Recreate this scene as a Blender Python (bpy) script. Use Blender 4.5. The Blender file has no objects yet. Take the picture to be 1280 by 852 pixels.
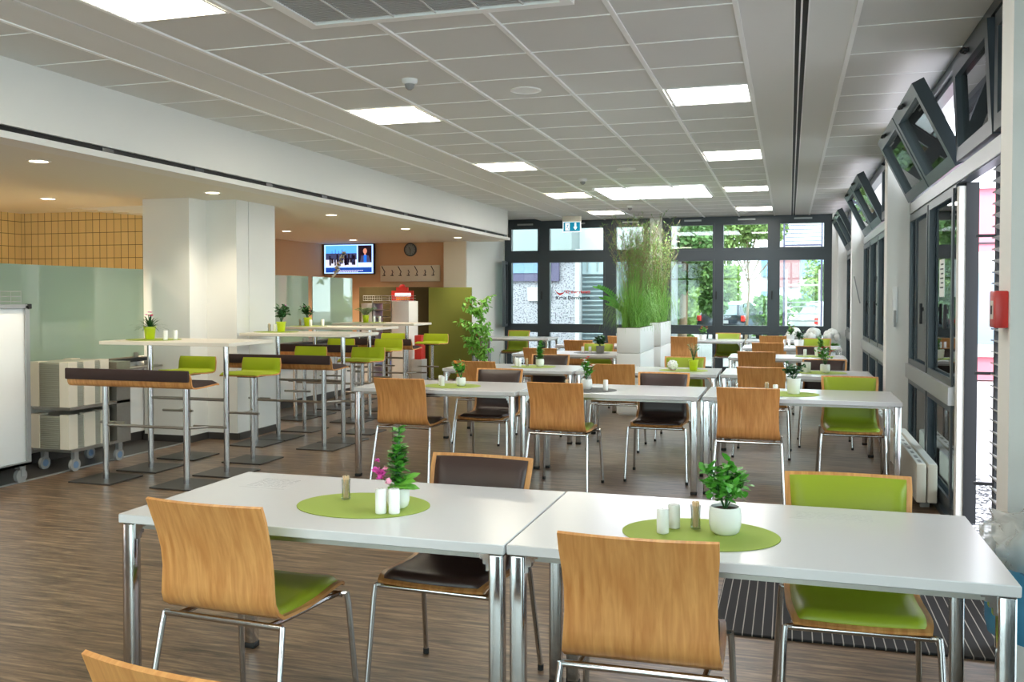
import bpy, bmesh, math, random
from mathutils import Vector, Matrix
sc = bpy.context.scene
COL = sc.collection
PI = math.pi
rnd = random.Random(7)

# ------------------------------------------------------------------ materials
def lin(c):
    return tuple(((v/255)/12.92 if v/255 <= .04045 else ((v/255+.055)/1.055)**2.4) for v in c) + (1,)

def mat(name, rgb, rough=.5, metal=0, noise=0, nscale=8, bump=0, stretch=None, spec=None, coat=0, emit=None, estr=0, trans=0, alpha=1):
    m = bpy.data.materials.new(name); m.use_nodes = True
    nt = m.node_tree; b = nt.nodes['Principled BSDF']
    c = lin(rgb)
    b.inputs['Base Color'].default_value = c
    b.inputs['Roughness'].default_value = rough
    b.inputs['Metallic'].default_value = metal
    if spec is not None: b.inputs['Specular IOR Level'].default_value = spec
    if coat: b.inputs['Coat Weight'].default_value = coat
    if trans: b.inputs['Transmission Weight'].default_value = trans
    if alpha < 1: b.inputs['Alpha'].default_value = alpha
    if emit:
        b.inputs['Emission Color'].default_value = lin(emit); b.inputs['Emission Strength'].default_value = estr
    if noise or bump:
        tc = nt.nodes.new('ShaderNodeTexCoord'); mp = nt.nodes.new('ShaderNodeMapping')
        nt.links.new(tc.outputs['Object'], mp.inputs[0])
        if stretch: mp.inputs['Scale'].default_value = stretch
        n = nt.nodes.new('ShaderNodeTexNoise'); n.inputs['Scale'].default_value = nscale; n.inputs['Detail'].default_value = 5
        nt.links.new(mp.outputs[0], n.inputs[0])
        if noise:
            mx = nt.nodes.new('ShaderNodeMix'); mx.data_type = 'RGBA'
            nt.links.new(n.outputs[0], mx.inputs[0])
            mx.inputs[6].default_value = tuple(v*(1-noise) for v in c[:3])+(1,)
            mx.inputs[7].default_value = tuple(min(1, v*(1+noise)) for v in c[:3])+(1,)
            nt.links.new(mx.outputs[2], b.inputs['Base Color'])
        if bump:
            bp = nt.nodes.new('ShaderNodeBump'); bp.inputs['Strength'].default_value = bump; bp.inputs['Distance'].default_value = .002
            nt.links.new(n.outputs[0], bp.inputs['Height']); nt.links.new(bp.outputs[0], b.inputs['Normal'])
    return m

M = {}
M['wall'] = mat('wall_paint', (232, 231, 226), .8, noise=.015, nscale=3)
M['wall2'] = mat('wall_paint_cream', (226, 214, 190), .8, noise=.02, nscale=3)
M['tan'] = mat('wall_paint_tan', (208, 168, 128), .8, noise=.02, nscale=3)
M['ceil'] = mat('ceiling_tile', (222, 222, 218), .95, noise=.012, nscale=60)
M['band'] = mat('ceiling_plasterboard', (234, 234, 230), .9)
M['grid'] = mat('ceiling_grid', (252, 252, 250), .5)
M['soffit'] = mat('soffit_paint', (230, 226, 214), .85)
M['grillem'] = mat('grille_grey', (186, 187, 190), .4, metal=.3)
M['black'] = mat('black_slot', (10, 10, 11), .6)
M['frame'] = mat('anthracite_frame', (52, 60, 66), .33, spec=.6)
M['framed'] = mat('dark_gasket', (22, 24, 28), .5)
M['silver'] = mat('silver_rail', (170, 172, 172), .35, metal=.6)
M['chrome'] = mat('chrome', (205, 205, 205), .14, metal=1, noise=.04, nscale=30)
M['steel'] = mat('brushed_steel', (165, 162, 155), .35, metal=.85, noise=.06, nscale=40)
M['plate'] = mat('dark_base_plate', (60, 57, 54), .45, noise=.05, nscale=20)
M['top'] = mat('white_tabletop', (216, 215, 216), .22, noise=.01, nscale=4, spec=.5)
M['htop'] = mat('ash_tabletop', (226, 219, 205), .35, noise=.05, nscale=6, stretch=(1, 9, 1))
M['plug'] = mat('black_rubber', (14, 14, 14), .6)
M['green'] = mat('green_vinyl', (150, 166, 38), .42, bump=.12, nscale=220)
M['greenf'] = mat('green_felt', (150, 166, 8), .85, bump=.3, nscale=300)
M['brown'] = mat('brown_leather', (58, 40, 36), .38, bump=.12, nscale=220)
M['brownf'] = mat('dark_brown_felt', (52, 36, 34), .85, bump=.3, nscale=300)
M['lime'] = mat('lime_ceramic', (190, 208, 30), .3)
M['mat'] = mat('lime_placemat', (156, 174, 76), .8)
M['gmat'] = mat('grey_placemat', (92, 92, 90), .8)
M['ceramic'] = mat('white_ceramic', (240, 240, 236), .18)
M['greyc'] = mat('grey_ceramic', (150, 148, 142), .6)
M['soil'] = mat('potting_soil', (62, 42, 30), .95, noise=.4, nscale=60)
M['leaf'] = mat('leaf_green', (86, 160, 54), .38, noise=.35, nscale=25)
M['leaft'] = mat('tree_leaf', (92, 128, 66), .6, noise=.45, nscale=3); M['leaftl'] = mat('tree_leaf_light', (128, 156, 84), .6, noise=.4, nscale=3)
M['leafd'] = mat('leaf_dark', (44, 92, 44), .4, noise=.3, nscale=25)
M['leafl'] = mat('leaf_light', (112, 176, 62), .45, noise=.3, nscale=25)
M['grass'] = mat('blade_green', (126, 176, 74), .5, noise=.35, nscale=12)
M['twig'] = mat('twig_brown', (146, 132, 92), .7)
M['bark'] = mat('bark', (140, 120, 96), .9, noise=.3, nscale=10)
M['pink'] = mat('pink_petal', (232, 96, 190), .6)
M['lpink'] = mat('pale_pink_petal', (244, 170, 200), .6)
M['red'] = mat('red_petal', (214, 40, 34), .6)
M['orange'] = mat('orange_petal', (244, 150, 50), .6)
M['white'] = mat('white_petal', (246, 246, 240), .6)
M['pick'] = mat('toothpick_wood', (246, 218, 180), .7)
M['planter'] = mat('white_lacquer', (232, 232, 230), .4)
M['cream'] = mat('cream_enamel', (214, 208, 194), .4)
M['redp'] = mat('red_plastic', (196, 52, 46), .35)
M['olive'] = mat('olive_fabric', (112, 118, 46), .9, bump=.2, nscale=200)
M['olive_shade'] = mat('olive_fabric_shaded', (58, 48, 10), .9, bump=.2, nscale=200)  # olive divider fabric with the shade on it put into the colour
M['wpl'] = mat('white_plastic', (234, 234, 232), .4)
M['greypl'] = mat('grey_plastic', (150, 150, 148), .5)
M['trayt'] = mat('tray_edge', (226, 216, 198), .5); M['trayg'] = mat('tray_grey', (168, 166, 152), .5)
M['bluebag'] = mat('blue_bin_bag', (70, 140, 176), .22, bump=1.0, nscale=14)
M['pinkwall'] = mat('pink_render', (206, 116, 128), .9, noise=.02)
M['owhite'] = mat('outdoor_white', (196, 196, 198), .8)
M['ogrey'] = mat('outdoor_grey_panel', (130, 138, 138), .6)
M['louver'] = mat('louver_metal', (150, 164, 170), .45)
M['purple'] = mat('purple_grey_frame', (84, 78, 106), .6)
M['paver'] = mat('terrace_paver', (178, 172, 176), .85, noise=.04, nscale=3)
M['asph'] = mat('asphalt', (140, 138, 136), .9, noise=.08, nscale=5)
M['carg'] = mat('dark_car_paint', (52, 58, 70), .2, metal=.4, coat=.6)
M['carw'] = mat('white_car_paint', (235, 238, 242), .25, coat=.6)
M['carglass'] = mat('car_glass', (120, 140, 150), .05)
M['tail'] = mat('tail_light_red', (220, 50, 44), .2)
M['bluewin'] = mat('outdoor_window_glass', (120, 146, 178), .1)
M['brickp'] = mat('mauve_brick', (150, 108, 112), .9)
M['signblue'] = mat('sign_teal', (0, 116, 146), .4, emit=(0, 116, 146), estr=.35)
M['signw'] = mat('sign_white', (240, 244, 246), .4, emit=(240, 244, 246), estr=.4)
M['txt'] = mat('black_lettering', (40, 42, 48), .6)
M['txtr'] = mat('red_lettering', (214, 56, 58), .6)
M['tgrey'] = mat('grey_print', (176, 176, 178), .5)
M['lamp'] = mat('lamp_diffuser', (255, 255, 250), .5, emit=(255, 252, 246), estr=9)
M['lampw'] = mat('lamp_diffuser_warm', (255, 250, 230), .5, emit=(255, 246, 224), estr=9)
M['sky_panel'] = mat('daylight_panel', (250, 250, 255), .5, emit=(238, 240, 255), estr=7)
M['spot'] = mat('downlight_lens', (255, 245, 225), .4, emit=(255, 236, 200), estr=6)
M['beech_edge'] = mat('ply_edge', (214, 160, 100), .5, noise=.12, nscale=60)
def scr(name, c, e=.9): return mat(name, c, .2, emit=c, estr=e)
M['s_frame'] = scr('screen_light_blue', (150, 185, 235)); M['s_sky'] = scr('screen_sky_blue', (70, 140, 225))
M['s_hill'] = scr('screen_blue_grey', (60, 66, 100), .5); M['s_dark'] = scr('screen_dark', (28, 18, 34), .4)
M['s_white'] = scr('screen_pale', (190, 192, 215), .7); M['s_bar'] = scr('screen_navy', (20, 60, 140), .7)
M['s_skin'] = scr('screen_skin', (190, 130, 110), .6); M['s_hair'] = scr('screen_hair', (90, 52, 40), .5); M['s_blue'] = scr('screen_bright_blue', (20, 90, 215), .8)

def ply():
    m = bpy.data.materials.new('beech_ply'); m.use_nodes = True; nt = m.node_tree; b = nt.nodes['Principled BSDF']
    tc = nt.nodes.new('ShaderNodeTexCoord'); mp = nt.nodes.new('ShaderNodeMapping'); mp.inputs['Scale'].default_value = (26, 3, 3)
    n = nt.nodes.new('ShaderNodeTexNoise'); n.inputs['Scale'].default_value = 2.2; n.inputs['Detail'].default_value = 7; n.inputs['Distortion'].default_value = .4
    n2 = nt.nodes.new('ShaderNodeTexNoise'); n2.inputs['Scale'].default_value = 3; n2.inputs['Detail'].default_value = 2
    nt.links.new(tc.outputs['Object'], mp.inputs[0]); nt.links.new(mp.outputs[0], n.inputs[0]); nt.links.new(tc.outputs['Object'], n2.inputs[0])
    r = nt.nodes.new('ShaderNodeValToRGB'); nt.links.new(n.outputs[0], r.inputs[0])
    r.color_ramp.elements[0].position = .3; r.color_ramp.elements[0].color = lin((204, 136, 74))
    r.color_ramp.elements[1].position = .72; r.color_ramp.elements[1].color = lin((238, 176, 108))
    mx = nt.nodes.new('ShaderNodeMix'); mx.data_type = 'RGBA'; mx.blend_type = 'MULTIPLY'; mx.inputs[0].default_value = .3
    nt.links.new(r.outputs[0], mx.inputs[6]); nt.links.new(n2.outputs[0], mx.inputs[7])
    oi = nt.nodes.new('ShaderNodeObjectInfo'); hs = nt.nodes.new('ShaderNodeHueSaturation')
    mr = nt.nodes.new('ShaderNodeMapRange'); mr.inputs[3].default_value = .92; mr.inputs[4].default_value = 1.12
    nt.links.new(oi.outputs['Random'], mr.inputs[0]); nt.links.new(mr.outputs[0], hs.inputs['Value'])
    hs.inputs['Saturation'].default_value = 1.0
    nt.links.new(mx.outputs[2], hs.inputs['Color']); nt.links.new(hs.outputs[0], b.inputs['Base Color'])
    b.inputs['Roughness'].default_value = .36
    return m
M['ply'] = ply()

def floor_mat():
    m = bpy.data.materials.new('wood_plank_vinyl'); m.use_nodes = True; nt = m.node_tree; b = nt.nodes['Principled BSDF']
    tc = nt.nodes.new('ShaderNodeTexCoord')
    br = nt.nodes.new('ShaderNodeTexBrick'); br.offset = .37
    br.inputs['Scale'].default_value = 1; br.inputs['Brick Width'].default_value = 1.2; br.inputs['Row Height'].default_value = .15
    br.inputs['Mortar Size'].default_value = .0012; br.inputs['Bias'].default_value = 0
    br.inputs['Color1'].default_value = (.35, .35, .35, 1); br.inputs['Color2'].default_value = (.75, .75, .75, 1); br.inputs['Mortar'].default_value = (.1, .1, .1, 1)
    nt.links.new(tc.outputs['Object'], br.inputs[0])
    mp = nt.nodes.new('ShaderNodeMapping'); mp.inputs['Scale'].default_value = (1.3, 14, 1)
    n = nt.nodes.new('ShaderNodeTexNoise'); n.inputs['Scale'].default_value = 2.4; n.inputs['Detail'].default_value = 9; n.inputs['Roughness'].default_value = .72; n.inputs['Distortion'].default_value = .5
    nt.links.new(tc.outputs['Object'], mp.inputs[0]); nt.links.new(mp.outputs[0], n.inputs[0])
    r = nt.nodes.new('ShaderNodeValToRGB'); nt.links.new(n.outputs[0], r.inputs[0])
    e = r.color_ramp.elements; e[0].position = .36; e[0].color = lin((62, 47, 35)); e[1].position = .66; e[1].color = lin((168, 142, 114))
    k = r.color_ramp.elements.new(.5); k.color = lin((116, 94, 73))
    mx = nt.nodes.new('ShaderNodeMix'); mx.data_type = 'RGBA'; mx.blend_type = 'MULTIPLY'; mx.inputs[0].default_value = .35
    nt.links.new(r.outputs[0], mx.inputs[6]); nt.links.new(br.outputs[0], mx.inputs[7]); nt.links.new(mx.outputs[2], b.inputs['Base Color'])
    b.inputs['Roughness'].default_value = .34; b.inputs['Specular IOR Level'].default_value = .5
    bp = nt.nodes.new('ShaderNodeBump'); bp.inputs['Strength'].default_value = .15; bp.inputs['Distance'].default_value = .002
    nt.links.new(n.outputs[0], bp.inputs['Height']); nt.links.new(bp.outputs[0], b.inputs['Normal'])
    return m
M['floor'] = floor_mat()

def tile_mat(ax='X'):
    m = bpy.data.materials.new('beige_wall_tile'); m.use_nodes = True; nt = m.node_tree; b = nt.nodes['Principled BSDF']
    tc = nt.nodes.new('ShaderNodeTexCoord'); mp = nt.nodes.new('ShaderNodeMapping'); mp.inputs['Rotation'].default_value = (PI/2, 0, 0)
    sx = nt.nodes.new('ShaderNodeSeparateXYZ'); cx = nt.nodes.new('ShaderNodeCombineXYZ')
    nt.links.new(tc.outputs['Object'], sx.inputs[0]); nt.links.new(sx.outputs[ax], cx.inputs['X']); nt.links.new(sx.outputs['Z'], cx.inputs['Y'])
    br = nt.nodes.new('ShaderNodeTexBrick'); br.offset = 0
    br.inputs['Scale'].default_value = 1; br.inputs['Brick Width'].default_value = .1; br.inputs['Row Height'].default_value = .15; br.inputs['Mortar Size'].default_value = .0035
    br.inputs['Color1'].default_value = lin((226, 198, 140)); br.inputs['Color2'].default_value = lin((218, 190, 132)); br.inputs['Mortar'].default_value = lin((96, 78, 48))
    nt.links.new(cx.outputs[0], br.inputs[0]); nt.links.new(br.outputs[0], b.inputs['Base Color'])
    b.inputs['Roughness'].default_value = .3
    return m
M['tile'] = tile_mat(); M['tiley'] = tile_mat('Y')

def glass_mat(name, tint=(235, 245, 242), refl=1.0):
    m = bpy.data.materials.new(name); m.use_nodes = True; nt = m.node_tree
    for n in list(nt.nodes): nt.nodes.remove(n)
    o = nt.nodes.new('ShaderNodeOutputMaterial'); t = nt.nodes.new('ShaderNodeBsdfTransparent'); t.inputs[0].default_value = lin(tint)
    g = nt.nodes.new('ShaderNodeBsdfGlossy'); g.inputs['Roughness'].default_value = 0.01
    f = nt.nodes.new('ShaderNodeFresnel'); f.inputs[0].default_value = 1.5
    ml = nt.nodes.new('ShaderNodeMath'); ml.operation = 'MULTIPLY'; ml.inputs[1].default_value = refl
    nt.links.new(f.outputs[0], ml.inputs[0])
    mx = nt.nodes.new('ShaderNodeMixShader'); nt.links.new(ml.outputs[0], mx.inputs[0]); nt.links.new(t.outputs[0], mx.inputs[1]); nt.links.new(g.outputs[0], mx.inputs[2])
    nt.links.new(mx.outputs[0], o.inputs[0]); return m
M['glass'] = glass_mat('window_glass')
M['bottle'] = glass_mat('clear_holder_glass', (246, 248, 246), .6)
M['film'] = mat('clear_plastic_film', (214, 216, 212), .25, alpha=.42, coat=.5)

def frosted():
    m = bpy.data.materials.new('satin_glass'); m.use_nodes = True; nt = m.node_tree; b = nt.nodes['Principled BSDF']
    b.inputs['Base Color'].default_value = lin((166, 184, 164)); b.inputs['Roughness'].default_value = .55
    b.inputs['Coat Weight'].default_value = 1; b.inputs['Coat Roughness'].default_value = .02; b.inputs['Coat IOR'].default_value = 1.9
    o = nt.nodes['Material Output']; t = nt.nodes.new('ShaderNodeBsdfTransparent'); t.inputs[0].default_value = lin((190, 214, 196))
    mx = nt.nodes.new('ShaderNodeMixShader'); mx.inputs[0].default_value = .22
    nt.links.new(b.outputs[0], mx.inputs[1]); nt.links.new(t.outputs[0], mx.inputs[2]); nt.links.new(mx.outputs[0], o.inputs[0]); return m
M['frost'] = frosted()

def speckle(name, base, dot, scale, thr):
    m = bpy.data.materials.new(name); m.use_nodes = True; nt = m.node_tree; b = nt.nodes['Principled BSDF']
    tc = nt.nodes.new('ShaderNodeTexCoord'); v = nt.nodes.new('ShaderNodeTexNoise'); v.inputs['Scale'].default_value = scale; v.inputs['Detail'].default_value = 3
    r = nt.nodes.new('ShaderNodeValToRGB'); e = r.color_ramp.elements; e[0].position = thr-.05; e[0].color = lin(dot); e[1].position = thr+.05; e[1].color = lin(base)
    nt.links.new(tc.outputs['Object'], v.inputs[0]); nt.links.new(v.outputs[0], r.inputs[0]); nt.links.new(r.outputs[0], b.inputs['Base Color'])
    b.inputs['Roughness'].default_value = .9; return m
M['pebble'] = speckle('pebble_dash', (160, 157, 165), (96, 92, 104), 26, .44)
M['gravel'] = speckle('gravel_bed', (210, 205, 205), (40, 40, 46), 30, .5)

def stripes(name, c1, c2, axis, period, duty, rough=.9):
    m = bpy.data.materials.new(name); m.use_nodes = True; nt = m.node_tree; b = nt.nodes['Principled BSDF']
    tc = nt.nodes.new('ShaderNodeTexCoord'); sx = nt.nodes.new('ShaderNodeSeparateXYZ'); nt.links.new(tc.outputs['Object'], sx.inputs[0])
    mo = nt.nodes.new('ShaderNodeMath'); mo.operation = 'PINGPONG'; mo.inputs[1].default_value = period/2
    gt = nt.nodes.new('ShaderNodeMath'); gt.operation = 'GREATER_THAN'; gt.inputs[1].default_value = period/2*(1-duty)
    nt.links.new(sx.outputs[axis], mo.inputs[0]); nt.links.new(mo.outputs[0], gt.inputs[0])
    mx = nt.nodes.new('ShaderNodeMix'); mx.data_type = 'RGBA'; mx.inputs[6].default_value = lin(c1); mx.inputs[7].default_value = lin(c2)
    nt.links.new(gt.outputs[0], mx.inputs[0]); nt.links.new(mx.outputs[2], b.inputs['Base Color']); b.inputs['Roughness'].default_value = rough; return m
M['ribmat'] = stripes('ribbed_mat', (28, 27, 28), (150, 144, 138), 'X', .042, .11)
M['traystack'] = stripes('stacked_tray_edges', (150, 148, 132), (104, 104, 94), 'Z', .022, .3, .5)
M['mattex'] = M['mat']

# ------------------------------------------------------------------ mesh builder
class MB:
    def __init__(s): s.v = []; s.f = []; s.fm = []; s.mats = []; s.cur = 0
    def m(s, name):
        if name not in s.mats: s.mats.append(name)
        s.cur = s.mats.index(name); return s
    def add(s, vs, fs, mx=None):
        o = len(s.v)
        for p in vs:
            p = Vector(p)
            if mx is not None: p = mx @ p
            s.v.append(p[:])
        for f in fs: s.f.append([o+i for i in f]); s.fm.append(s.cur)
        return s
    def box(s, x0, y0, z0, x1, y1, z1, mx=None):
        x0, x1 = sorted((x0, x1)); y0, y1 = sorted((y0, y1)); z0, z1 = sorted((z0, z1))
        return s.add([(x0,y0,z0),(x1,y0,z0),(x1,y1,z0),(x0,y1,z0),(x0,y0,z1),(x1,y0,z1),(x1,y1,z1),(x0,y1,z1)],
                     [(0,3,2,1),(4,5,6,7),(0,1,5,4),(1,2,6,5),(2,3,7,6),(3,0,4,7)], mx)
    def rbox(s, x0, y0, z0, x1, y1, z1, r=.004, seg=2, mx=None):
        bm = bmesh.new(); bmesh.ops.create_cube(bm, size=1)
        for v in bm.verts: v.co = Vector(((x0+x1)/2+v.co.x*(x1-x0), (y0+y1)/2+v.co.y*(y1-y0), (z0+z1)/2+v.co.z*(z1-z0)))
        bmesh.ops.bevel(bm, geom=bm.edges[:], offset=r, segments=seg, affect='EDGES', profile=.5)
        bm.verts.ensure_lookup_table()
        s.add([v.co.copy() for v in bm.verts], [[v.index for v in f.verts] for f in bm.faces], mx); bm.free(); return s
    def tube(s, pts, r, n=10, caps=True, mx=None, r2=None):
        pts = [Vector(p) for p in pts]; k = len(pts); vs = []; fs = []
        t0 = (pts[1]-pts[0]).normalized(); up = Vector((0,0,1)) if abs(t0.z) < .9 else Vector((0,1,0))
        a = t0.cross(up).normalized()
        for i, p in enumerate(pts):
            if i == 0: t = t0
            elif i == k-1: t = (pts[-1]-pts[-2]).normalized()
            else: t = ((pts[i]-pts[i-1]).normalized()+(pts[i+1]-pts[i]).normalized()).normalized()
            a = (a - t*a.dot(t)); a = a.normalized() if a.length > 1e-6 else t.orthogonal().normalized()
            b = t.cross(a); rr = r if r2 is None else r+(r2-r)*i/(k-1)
            for j in range(n):
                w = 2*PI*j/n; vs.append(p+(a*math.cos(w)+b*math.sin(w))*rr)
        for i in range(k-1):
            for j in range(n):
                j2 = (j+1) % n; fs.append((i*n+j, i*n+j2, (i+1)*n+j2, (i+1)*n+j))
        if caps: fs.append(tuple(range(n))[::-1]); fs.append(tuple((k-1)*n+j for j in range(n)))
        return s.add(vs, fs, mx)
    def lathe(s, prof, c=(0,0,0), n=20, sx=1, sy=1, mx=None):
        vs = []; fs = []; k = len(prof)
        for (r, z) in prof:
            for j in range(n):
                w = 2*PI*j/n; vs.append((c[0]+r*sx*math.cos(w), c[1]+r*sy*math.sin(w), c[2]+z))
        for i in range(k-1):
            for j in range(n):
                j2 = (j+1) % n; fs.append((i*n+j, i*n+j2, (i+1)*n+j2, (i+1)*n+j))
        fs.append(tuple(range(n))[::-1]); fs.append(tuple((k-1)*n+j for j in range(n)))
        return s.add(vs, fs, mx)
    def shell(s, rows, th, cols=9):
        """rows: list of functions-> (center pts list len cols, normal) ; builds a closed slab"""
        k = len(rows); vs = []; fs = []
        for (pts, nrm, t) in rows:
            for i, p in enumerate(pts): vs.append(Vector(p))
        for (pts, nrm, t) in rows:
            for i, p in enumerate(pts): vs.append(Vector(p)+Vector(nrm)*t[i])
        n = cols; o = k*n
        for i in range(k-1):
            for j in range(n-1):
                a, b, c, d = i*n+j, i*n+j+1, (i+1)*n+j+1, (i+1)*n+j
                fs.append((a, d, c, b)); fs.append((o+a, o+b, o+c, o+d))
        for j in range(n-1):
            fs.append((j, j+1, o+j+1, o+j)); a = (k-1)*n+j; fs.append((a+1, a, o+a, o+a+1))
        for i in range(k-1):
            a, b = i*n, (i+1)*n; fs.append((b, a, o+a, o+b)); a, b = i*n+n-1, (i+1)*n+n-1; fs.append((a, b, o+b, o+a))
        return s.add(vs, fs)
    def leaf(s, p, d, nrm, L, W, bend=.3):
        p = Vector(p); d = Vector(d).normalized(); nrm = Vector(nrm); sd = d.cross(nrm)
        sd = sd.normalized() if sd.length > 1e-5 else d.orthogonal().normalized(); up = sd.cross(d)
        def q(t, w): return p+d*(L*t)-up*(bend*L*t*t)+sd*(w*W/2)
        s.add([q(0,0), q(.35,-1), q(.35,1), q(.35,0)+up*(-.08*W), q(.75,-.8), q(.75,.8), q(1,0)], [(0,1,3),(0,3,2),(1,4,6,3),(3,6,5,2)])
        return s
    def blob(s, c, r, n=8, m=5, sq=(1,1,1)):
        vs = []; fs = []
        for i in range(m+1):
            a = PI*i/m
            for j in range(n):
                w = 2*PI*j/n; vs.append((c[0]+r*sq[0]*math.sin(a)*math.cos(w), c[1]+r*sq[1]*math.sin(a)*math.sin(w), c[2]-r*sq[2]*math.cos(a)))
        for i in range(m):
            for j in range(n):
                j2 = (j+1) % n; fs.append((i*n+j, i*n+j2, (i+1)*n+j2, (i+1)*n+j))
        return s.add(vs, fs)
    def build(s, name, mats=None, parent=None, loc=None, angle=38, smooth=True):
        me = bpy.data.meshes.new(name); me.from_pydata(s.v, [], s.f)
        names = s.mats or [mats]
        for n_ in names: me.materials.append(M[n_])
        if s.mats: me.polygons.foreach_set('material_index', s.fm)
        me.validate(); me.update()
        if smooth:
            me.polygons.foreach_set('use_smooth', [True]*len(me.polygons)); me.set_sharp_from_angle(angle=math.radians(angle))
        o = bpy.data.objects.new(name, me); COL.objects.link(o)
        if loc: o.location = loc
        if parent: o.parent = parent
        return o

def tag(o, label=None, cat=None, group=None, kind=None):
    if label: o['label'] = label
    if cat: o['category'] = cat
    if group: o['group'] = group
    if kind: o['kind'] = kind
    return o
def thing(name, label, cat, loc=(0,0,0), rz=0, group=None):
    o = bpy.data.objects.new(name, None); COL.objects.link(o); o.empty_display_size = .1
    o.location = loc; o.rotation_euler = (0, 0, rz); return tag(o, label, cat, group)
def copy_tree(o, parent=None, kids=None):
    c = o.copy(); COL.objects.link(c)
    if parent is not None: c.parent = parent; c.matrix_parent_inverse = o.matrix_parent_inverse
    for ch in (KIDS.get(o.name) or [x for x in bpy.data.objects if x.parent == o]):
        copy_tree(ch, c)
    return c
KIDS = {}
def struct(name, mb, m=None, parent=None, smooth=False):
    o = mb.build(name, m, parent, smooth=smooth)
    if parent is None: o['kind'] = 'structure'
    return o
def snode(name):
    o = bpy.data.objects.new(name, None); COL.objects.link(o); o['kind'] = 'structure'; return o

def text_mesh(body, size, mname, name, loc, rot, parent=None, depth=.0015, align='CENTER'):
    cu = bpy.data.curves.new(name, 'FONT'); cu.body = body; cu.size = size; cu.extrude = depth; cu.offset = size*.03; cu.align_x = align; cu.align_y = 'CENTER'
    t = bpy.data.objects.new(name, cu); COL.objects.link(t)
    dg = bpy.context.evaluated_depsgraph_get(); dg.update()
    me = bpy.data.meshes.new_from_object(t.evaluated_get(dg)); bpy.data.objects.remove(t)
    me.materials.clear(); me.materials.append(M[mname])
    o = bpy.data.objects.new(name, me); COL.objects.link(o); o.location = loc; o.rotation_euler = rot
    if parent: o.parent = parent
    return o

ZC = 3.02; YF = 17.95
# ------------------------------------------------------------------ the room
b = MB().box(-9.3, -3.3, -.12, 1.1, 18.0, 0); struct('floor', b, 'floor')
b = MB().box(-6.45, -3.0, 0, -5.92, 8.0, .004); struct('trim_1', b, 'plate')
b = MB().box(-5.92, -3.0, 0, -5.895, 8.0, .008); struct('trim_2', b, 'silver')
# main ceiling: slab, tile fields, plasterboard bands with slots
b = MB().m('ceil'); b.box(-8.7, -3.4, 3.06, 1.3, 18.4, 3.3)
b.box(-3.5, -3.2, ZC, -.28, 17.95, 3.06); b.box(-4.8, -3.2, ZC, -4.17, 17.95, 3.06); b.box(.34, -3.2, ZC, 1.03, 17.95, 3.06)
b.m('band'); b.box(-4.17, -3.2, ZC-.004, -3.845, 17.95, 3.06); b.box(-3.815, -3.2, ZC-.004, -3.5, 17.95, 3.06)
b.box(-.28, -3.2, ZC-.004, .02, 17.95, 3.06); b.box(.085, -3.2, ZC-.004, .34, 17.95, 3.06)
struct('ceiling', b)
b = MB().m('black'); b.box(-3.845, -3.2, ZC+.01, -3.815, 17.95, ZC+.03); b.box(.02, -3.2, ZC+.01, .085, 17.95, ZC+.03)
b.m('grid'); b.box(-3.833, -3.2, ZC-.004, -3.827, 17.95, ZC+.01); b.box(.046, -3.2, ZC-.006, .056, 17.95, ZC+.01)
b.box(.012, -3.2, ZC-.008, .02, 17.9, ZC); b.box(.085, -3.2, ZC-.008, .093, 17.9, ZC)
struct('ceiling_slot_vents', b)
b = MB().m('grid')
for x in (-3.5, -2.86, -2.22, -1.57, -.92, -.28, .34, -4.17): b.box(x-.014, -3.2, ZC-.012, x+.014, 17.94, ZC)
for k in range(-12, 22):
    y = 4.325+.627*k
    if y < 17.9:
        b.box(-3.5, y-.0042, ZC-.005, -.28, y+.0042, ZC); b.box(.34, y-.003, ZC-.004, 1.02, y+.003, ZC); b.box(-4.8, y-.003, ZC-.004, -4.17, y+.003, ZC)
struct('ceiling_grid', b)
# bulkhead and lowered ceiling over the serving side
b = MB().m('wall'); b.box(-4.86, -3.2, 2.59, -4.8, 15.65, 3.06); b.m('black').box(-4.9, -3.2, 2.545, -4.83, 15.65, 2.59)
b.m('wall').box(-5.0, -3.2, 2.5, -4.775, 15.7, 2.545); b.m('frame')
for k in range(14): b.box(-4.835, 1.2+k*1.1, 2.548, -4.822, 1.32+k*1.1, 2.588)
struct('wall_bulkhead', b)
b = MB().box(-9.3, -3.2, 2.5, -5.0, 16.0, 2.62); struct('ceiling_lowered', b, 'soffit')
b = MB().box(-5.0, 15.62, 2.545, -4.8, 15.65, 3.06).box(-9.3, 15.7, 2.62, -4.83, 15.76, 3.06); struct('wall_bulkhead_end', b, 'wall')
# outer walls
b = MB().box(-9.3, 9.12, 0, -8.57, 16.1, 3.06).box(-9.3, -3.4, 0, -9.1, 9.12, 3.06); struct('wall_left', b, 'tan')
b = MB().m('tan').box(-9.3, 15.9, 0, -6.05, 16.1, 2.5); struct('wall_back_niche', b)
b = MB().m('wall2').box(-6.05, 15.72, 0, -5.62, 16.3, 3.02); b.m('wall').box(-5.62, 15.72, 0, -5.6, 18.3, 3.06).box(-5.9, 16.3, 0, -5.62, 18.3, 3.06); struct('wall_back_pier', b)
b = MB().box(-8.7, -3.5, 0, -5.2, -3.3, 3.06).box(-5.2, -3.5, 0, 1.3, -3.3, .12).box(-5.2, -3.5, 2.9, 1.3, -3.3, 3.06)
for x in (-5.2, -3.1, -1.0, 1.1): b.box(x-.05, -3.5, .12, x+.05, -3.3, 2.9)
struct('wall_rear', b, 'wall')
w = snode('window_8'); g = MB(); f = MB()  # rear glazing added out of view to fill the foreground with light
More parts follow.
